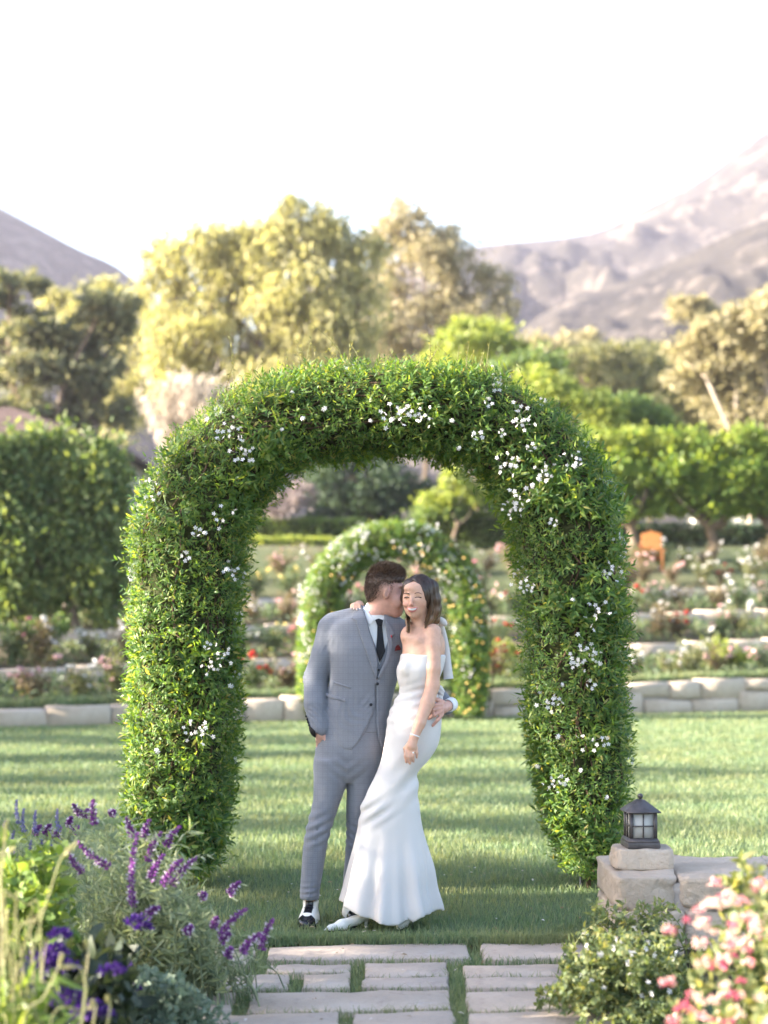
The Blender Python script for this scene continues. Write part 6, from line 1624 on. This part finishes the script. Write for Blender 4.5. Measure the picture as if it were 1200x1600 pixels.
do = obj('gown', dr.mesh('gown', .009, extra=lambda x, y, z: np.maximum(hemf(x, y, z), top(x, y, z))), M_white)

# bows
def ribbon(name, pts, w0, w1, parent, thick=.004, nrm=(0, -1, 0), wav=0.0):
    P_ = catmull(np.column_stack([np.arange(len(pts)), np.array(pts)]), 18)[:, 1:]
    T = unit(np.gradient(P_, axis=0)); N = np.array(nrm, float); S = unit(np.cross(T, N)); N2 = unit(np.cross(S, T))
    wd = np.linspace(w0, w1, 18)[:, None] / 2
    Vv = []
    for sgn in (-1, 1):
        for c in (-1, 0, 1): Vv.append(P_ + S*wd*c + N2*(thick*sgn/2 + wav*(c == 0)))
    V = np.stack(Vv, 1).reshape(-1, 3); Q = []
    ring = [0, 1, 2, 5, 4, 3]
    for j in range(17):
        for a in range(6): b = (a+1) % 6; Q.append([6*j+ring[a], 6*j+ring[b], 6*(j+1)+ring[b], 6*(j+1)+ring[a]])
    Q.append([0, 1, 4, 3]); Q.append([1, 2, 5, 4]); Q.append([102, 105, 106, 103]); Q.append([103, 106, 107, 104])
    return obj(name, mesh_np(name, V, quads=Q, smooth=True), M_white, parent)
hbow = SDF()
hbow.u(p_ell(G(684, 966, HB + .09), (.012, .016, .013)))
hbow.u(p_ell(G(691, 971, HB + .075), (.030, .016, .018), (0, R(40), 0)), .008)
hbow.u(p_ell(G(680, 975, HB + .11), (.030, .016, .018), (0, R(120), 0)), .008)
hb_o = obj('hair_bow', hbow.mesh('hair_bow', .004), M_white)
ribbon('ribbon_tail', [G(687, 970, HB + .09), G(693, 990, HB + .10), G(697, 1015, HB + .11), G(699, 1040, HB + .10), G(701, 1061, HB + .09)], .022, .050, hb_o, wav=.006)
bbow = SDF()
bbow.u(p_ell(G(688, 1079, HB + .02), (.020, .024, .030), (0, R(-15), 0)))
bbow.u(p_ell(G(687, 1090, HB + .02), (.018, .022, .018), (0, R(30), 0)), .006)
bbow.disp(lambda x, y, z: .002*np.sin(x*200 + z*260))
obj('waist_bow', bbow.mesh('waist_bow', .0045), M_white)

# bracelet, ring, pumps
th = np.linspace(0, 2*np.pi, 22)
c = G(648.5, 1149.5, hb); axd = unit(np.array(G(644, 1166, hb) - G(656, 1130, HB - .16)))
a1 = unit(np.cross(axd, [0, 1, 0])); a2 = np.cross(axd, a1)
mb = MB(); mb.tube([c + .0235*np.cos(q)*a1 + .0235*np.sin(q)*a2 for q in th], .0035, 6, False); mb.build('bracelet', M_pearl, None, True)
c = G(645.5, 1176, hb - .013); mb = MB(); mb.tube([c + np.array([.0105*math.cos(q), .0105*math.sin(q), .002*math.cos(q)]) for q in th], .0018, 6, False)
ro = mb.build('ring', M_gold, None, True)
m = MB(); m.lathe((0, 0, 0), [(.001, -.003), (.005, .001), (.004, .003), (.002, .004)], 8); o = m.build('stone', M_pearl, ro); o.location = c + np.array([0, -.012, .001]); o.rotation_euler = (R(90), 0, 0)
def pump(px, py, dy, rot):
    r = empty('shoe', (*G(px, 1443, dy)[:2], 0)); r.rotation_euler = (0, 0, rot)
    s = SDF().chain([(0, -.135, .010, .004), (0, -.10, .016, .014), (0, -.04, .024, .027), (0, .04, .046, .024), (0, .09, .062, .025)], .02)
    s.cut(p_ell((0, .05, .088), (.026, .085, .034)), .004)
    s.inter(lambda x, y, z: .004 - z)
    obj('upper', s.mesh('upper', .0045, lo=(-.05, -.15, -.002), hi=(.05, .14, .11)), M_leather_w, r)
    m = MB(); m.tube([(0, .095, .0), (0, .10, .05)], [.006, .012], 8); m.build('heel', M_leather_w, r, True)
    m = MB(); m.tube([(0, -.12, .004), (0, -.05, .004), (0, .04, .02)], [.01, .022, .012], 8); m.build('sole', M_dark, r, True)
pump(545, 1436, -.17, R(-62)); pump(632, 1436, -.08, R(-15))
give(bride, n0)

# ================================================================== evening haze in the valley
t = NT('haze_air'); t.t.nodes.remove(t.b)
vol = t.n('ShaderNodeVolumePrincipled'); vol.inputs['Color'].default_value = (.78, .74, .90, 1); vol.inputs['Density'].default_value = 2.2e-4; vol.inputs['Anisotropy'].default_value = .35
t.l(vol.outputs[0], t.out.inputs['Volume'])
top_z = max((o.matrix_world @ Vector(c)).z for o in COL.objects if o.type == 'MESH' and o.name.startswith('mountain') for c in o.bound_box)
mb = MB(); x0, x1, y0, y1, z0, z1 = -4100, 4100, -300, 6100, -12.0, top_z + 6
mb.box(((x0+x1)/2, (y0+y1)/2, (z0+z1)/2), (x1-x0, y1-y0, z1-z0)); hz = mb.build('haze', t.m); tag(hz, 'thin pale evening haze filling the valley', 'haze', kind='stuff')
